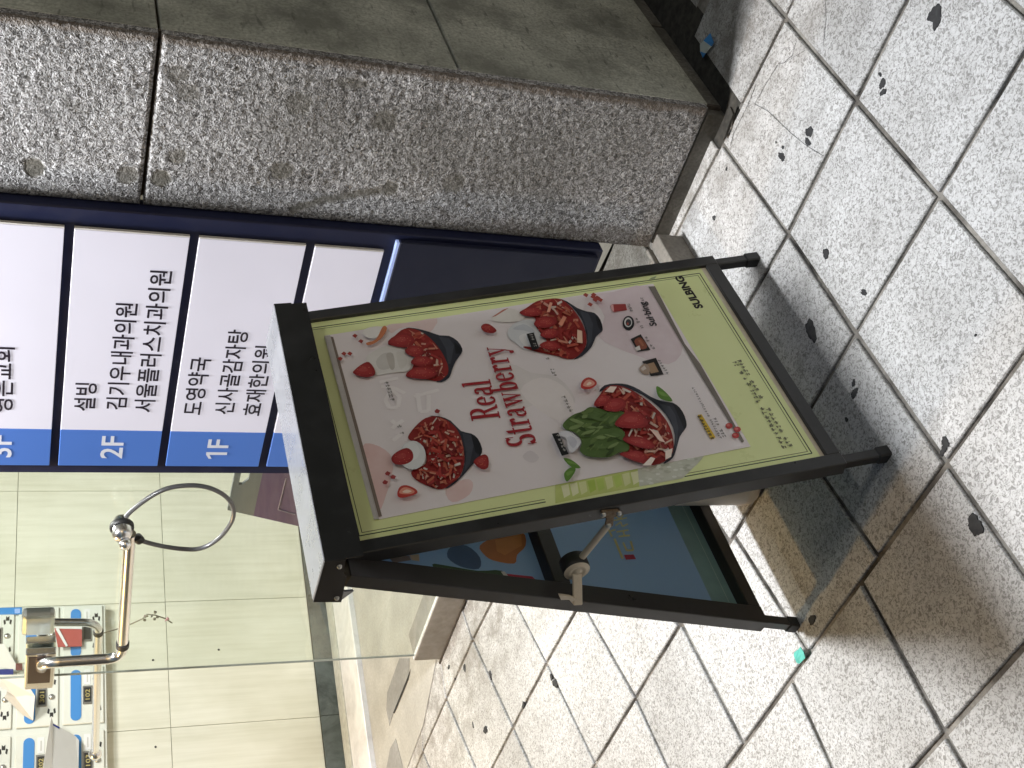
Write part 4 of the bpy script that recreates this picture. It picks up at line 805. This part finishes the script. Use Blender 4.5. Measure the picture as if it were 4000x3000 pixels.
for k, (a, b, w_) in enumerate((((832, 282), (802, 222), .007), ((905, 400), (857, 332), .007), ((983, 545), (932, 470), .007), ((1080, 715), (1012, 620), .007), ((1445, 1165), (1255, 825), .006), ((1470, 1160), (1395, 1025), .008))): micro(P, 3, a, b, w_, (.24, .22, .22), 20 + k)
for k, (a, b, w_) in enumerate((((428, 775), (390, 665), .009), ((490, 988), (466, 922), .009), ((1385, 632), (1338, 525), .009), ((1482, 842), (1436, 762), .009))): micro(P, 2, a, b, w_, (.26, .24, .23), 30 + k)
P.done('captions', poster)['kind'] = 'stuff'; P = pic('e')
ptext(P, 'Sul·bing', cp(3, (1022, 378)), cp(3, (938, 212)), .020, (.05, .045, .05), .03)
micro(P, 3, (908, 210), (892, 182), .007, (.22, .2, .2), 41)
P.done('brand_lettering', poster)
# serif title
class Serif:
    def __init__(s, P): s.P = P
    def rect(s, x0, y0, x1, y1): return [[(x0, y0), (x1, y0), (x1, y1), (x0, y1)]]
    def arc(s, cx, cy, rx, ry, a0, a1, wh, wv, n=14):
        out = []
        for i in range(n):
            q = []
            for j, sg in ((i, 1), (i + 1, 1), (i + 1, -1), (i, -1)):
                t = math.radians(a0 + (a1 - a0) * j / n); k = wv * abs(math.cos(t)) ** 1.2 + wh * abs(math.sin(t)); q.append((cx + (rx + sg * k / 2) * math.cos(t), cy + (ry + sg * k / 2) * math.sin(t)))
            out.append(q)
        return out
    def glyph(s, ch):
        r, a = s.rect, s.arc; T, W = .045, .17
        if ch == 'R': return .74, r(.10, 0, .27, 1) + r(.0, 0, .37, .05) + r(.0, .95, .30, 1) + a(.30, .74, .25, .235, -90, 90, .05, .16) + r(.25, .95, .32, 1) + r(.25, .48, .32, .53) + [[(.33, .5), (.47, .52), (.66, .08), (.76, .05), (.76, 0), (.56, 0)]]
        if ch == 'e': return .50, a(.25, .33, .19, .30, 15, 325, .05, .15) + r(.13, .345, .44, .395)
        if ch == 'a': return .52, r(.31, .05, .45, .48) + a(.27, .47, .12, .155, 0, 165, .05, .13) + a(.20, .18, .14, .15, 60, 300, .05, .12) + [[(.40, 0), (.52, 0), (.52, .05), (.40, .10)]] + [[(.2, .32), (.33, .36), (.33, .41), (.2, .36)]] + [[(.26, .02), (.34, .1), (.34, .17), (.22, .06)]]
        if ch == 'l': return .34, r(.09, 0, .24, 1.03) + r(.0, 0, .33, .05) + [[(0, .96), (.1, .96), (.1, 1.03), (0, .99)]]
        if ch == 'S': return .58, a(.28, .73, .19, .235, 35, 270, .06, .15) + a(.28, .26, .20, .235, -160, 90, .06, .16) + r(.45, .72, .49, 1.0) + r(.03, 0.0, .07, .30)
        if ch == 't': return .38, r(.10, .10, .24, .84) + r(.0, .60, .36, .655) + [[(.1, .84), (.24, .84), (.24, .9)]] + a(.27, .12, .10, .10, 180, 320, .05, .12)
        if ch == 'r': return .44, r(.08, 0, .22, .64) + r(.0, 0, .31, .05) + [[(0, .6), (.1, .6), (.1, .66), (0, .64)]] + a(.33, .46, .13, .15, 60, 170, .09, .07) + a(.37, .54, .035, .035, 0, 360, .07, .07, 8)
        if ch == 'w': return .86, [[(.05, .64), (.21, .64), (.35, .0), (.27, 0)], [(.27, 0), (.33, 0), (.47, .64), (.42, .64)], [(.36, .64), (.52, .64), (.66, .0), (.58, 0)], [(.58, 0), (.64, 0), (.80, .64), (.75, .64)]] + r(0, .60, .28, .65) + r(.33, .60, .56, .65) + r(.68, .60, .87, .65)
        if ch == 'b': return .58, r(.08, .0, .22, 1.03) + [[(0, .97), (.1, .97), (.1, 1.03), (0, 1.0)]] + a(.30, .32, .17, .29, -150, 150, .05, .15)
        if ch == 'y': return .56, [[(.05, .64), (.21, .64), (.35, .05), (.28, 0)], [(.30, .04), (.33, -.02), (.50, .64), (.45, .64)], [(.33, .0), (.28, .06), (.16, -.24), (.21, -.26)]] + r(0, .60, .29, .65) + r(.38, .60, .57, .65) + a(.15, -.20, .045, .045, 0, 360, .08, .08, 8)
        return .3, []
    def put(s, body, a, e, h, col):
        wd = sum(s.glyph(c)[0] + .03 for c in body) - .03; th = math.atan2(e[1] - a[1], e[0] - a[0]); L = math.hypot(e[0] - a[0], e[1] - a[1]); kx = L / wd; x = 0
        for c in body:
            w_, polys = s.glyph(c)
            for poly in polys: s.P.st([(a[0] + (x + u) * kx * math.cos(th) - v * h * math.sin(th), a[1] + (x + u) * kx * math.sin(th) + v * h * math.cos(th)) for u, v in poly], col)
            x += w_ + .03
P = Print(C0 + .0020, 1.6e-5); sf = Serif(P); RD = (.33, .022, .030)
sf.put('Real', fpx(cp(2, (1064, 868))), fpx(cp(2, (1000, 640))), .054, RD); sf.put('Strawberry', fpx(cp(2, (1278, 1022))), fpx(cp(2, (1084, 452))), .054, RD)
P.done('title_lettering', poster)
# printed matter showing through the rear poster
P = MB()
def rpoly(crop, pts, col, k=[0]):
    k[0] += 1; c = .0042 + k[0] * 3e-5; q = [rpx(cp(crop, p), c) for p in pts]; ar = sum(q[i - 1][0] * q[i][1] - q[i][0] * q[i - 1][1] for i in range(len(q)))
    P.face([rp(a, b, c) for a, b in (q if ar > 0 else q[::-1])], 0, col)
P.face([rp(a, b, .00415) for a, b in ((-RFI + .002, .129), (RFI - .002, .129), (RFI - .002, .195), (-RFI + .002, .195))], 0, (.17, .29, .31)); P.face([rp(a, b, .0042) for a, b in ((-RFI + .002, .148), (RFI - .002, .148), (RFI - .002, .1495), (-RFI + .002, .1495))], 0, (.34, .46, .46))
rpoly(8, smooth([(770, 240), (850, 195), (990, 170), (1010, 240), (965, 290), (950, 335), (840, 318), (790, 285)]), (.42, .14, .045)); rpoly(8, [(850, 210), (985, 185), (990, 240), (900, 290), (860, 270)], (.52, .20, .06))
rpoly(8, smooth([(620, 245), (700, 240), (770, 300), (765, 362), (670, 350), (600, 300)]), (.05, .10, .22)); rpoly(8, smooth([(520, 338), (600, 345), (760, 372), (885, 372), (925, 445), (760, 432), (590, 405)]), (.035, .075, .035)); rpoly(8, smooth([(600, 385), (740, 395), (880, 410), (905, 440), (760, 430), (620, 405)]), (.13, .22, .10))
rpoly(8, [(880, 376), (900, 376), (958, 455), (935, 452)], (.55, .52, .50)); rpoly(8, [(910, 388), (1045, 402), (1110, 470), (960, 452)], (.42, .03, .07)); rpoly(8, [(1185, 415), (1212, 418), (1212, 485), (1195, 485)], (.34, .03, .06)); rpoly(8, [(400, 290), (452, 284), (454, 322), (415, 316)], (.50, .38, .28)); rpoly(8, [(290, 300), (400, 292), (410, 316), (320, 330)], (.22, .17, .17))
YW = (.48, .44, .20)
def rstroke(pts, wd=9):
    for a, b in zip(pts, pts[1:]):
        L = math.hypot(b[0] - a[0], b[1] - a[1]); u = ((b[0] - a[0]) / L * wd / 2, (b[1] - a[1]) / L * wd / 2); rpoly(8, [(a[0] - u[1], a[1] + u[0]), (b[0] - u[1], b[1] + u[0]), (b[0] + u[1], b[1] - u[0]), (a[0] + u[1], a[1] - u[0])], YW)
rstroke([(1475, 205), (1518, 310)], 12); rstroke([(1440, 150), (1462, 195)], 10); rstroke([(1455, 165), (1480, 158)]); rstroke([(1520, 225), (1540, 268), (1574, 266), (1560, 218)], 10); rstroke([(1486, 170), (1548, 160)]); rstroke([(1496, 194), (1556, 188)]); rstroke([(1520, 165), (1528, 190)]); rstroke([(1480, 138), (1508, 118), (1516, 142), (1545, 128)], 8); rstroke([(1472, 110), (1540, 96)], 8); rstroke([(1478, 86), (1500, 102), (1520, 82)], 8)
rpoly(8, [(1525, 290), (1575, 288), (1588, 312), (1535, 316)], (.30, .02, .05))
for k in range(5): rpoly(8, [(1100 + k * 12, 170 + k * 22), (1125 + k * 12, 168 + k * 22), (1130 + k * 12, 182 + k * 22), (1106 + k * 12, 184 + k * 22)], (.06, .09, .14))
obj('rear_print', P, INK, rpost)['kind'] = 'stuff'

# ================================================================== SMALL THINGS
mb = MB(); cb = Vector((-1.660, 1.546, 0)); mb.lathe([(0, .001), (.030, .001), (.038, .004), (.0435, .012), (.045, .03), (.0458, .032), (.0458, .036), (.045, .038), (.045, .19), (.040, .205), (.022, .215), (.018, .24), (0, .241)], cb, (0, 0, 1), 40)
tag(obj('beige_canister', mb, BEIGE), 'upright beige plastic canister standing inside the legs of the poster stand', 'canister')
def litter(name, polys, z, label, cat, mats):
    mb = MB()
    for m, pts in polys:
        P = [onZ(p, .004) + Vector((0, 0, h)) for p, h in pts]; mb.prism(P, (0, 0, .0012), m)
    return tag(obj(name, mb, mats), label, cat)
q1 = lambda x, y: (2300 + x * .3165, y * .3165)
litter('sweet_wrapper', [(0, [(q1(1530, 415), .006), (q1(1562, 530), .004), (q1(1530, 575), .003), (q1(1475, 510), .012)]), (1, [(q1(1475, 510), .012), (q1(1530, 575), .003), (q1(1455, 660), .002), (q1(1415, 640), .008), (q1(1430, 560), .012)]), (0, [(q1(1415, 640), .008), (q1(1455, 660), .002), (q1(1415, 712), .001), (q1(1390, 640), .003)])], 0, 'crumpled blue and white sweet wrapper on the shaded paving by the pillar', 'wrapper', [WRAPB, WRAPW])
q9 = lambda x, y: cp(9, (x, y))
litter('paper_scrap', [(0, [(q9(740, 905), .003), (q9(775, 880), .004), (q9(790, 868), .007), (q9(805, 900), .005), (q9(812, 940), .003), (q9(770, 978), .001), (q9(752, 975), .001), (q9(755, 950), .006), (q9(735, 925), .002)])], 0, 'torn teal paper scrap lying on a joint near the rear foot of the stand', 'paper scrap', [TEAL])
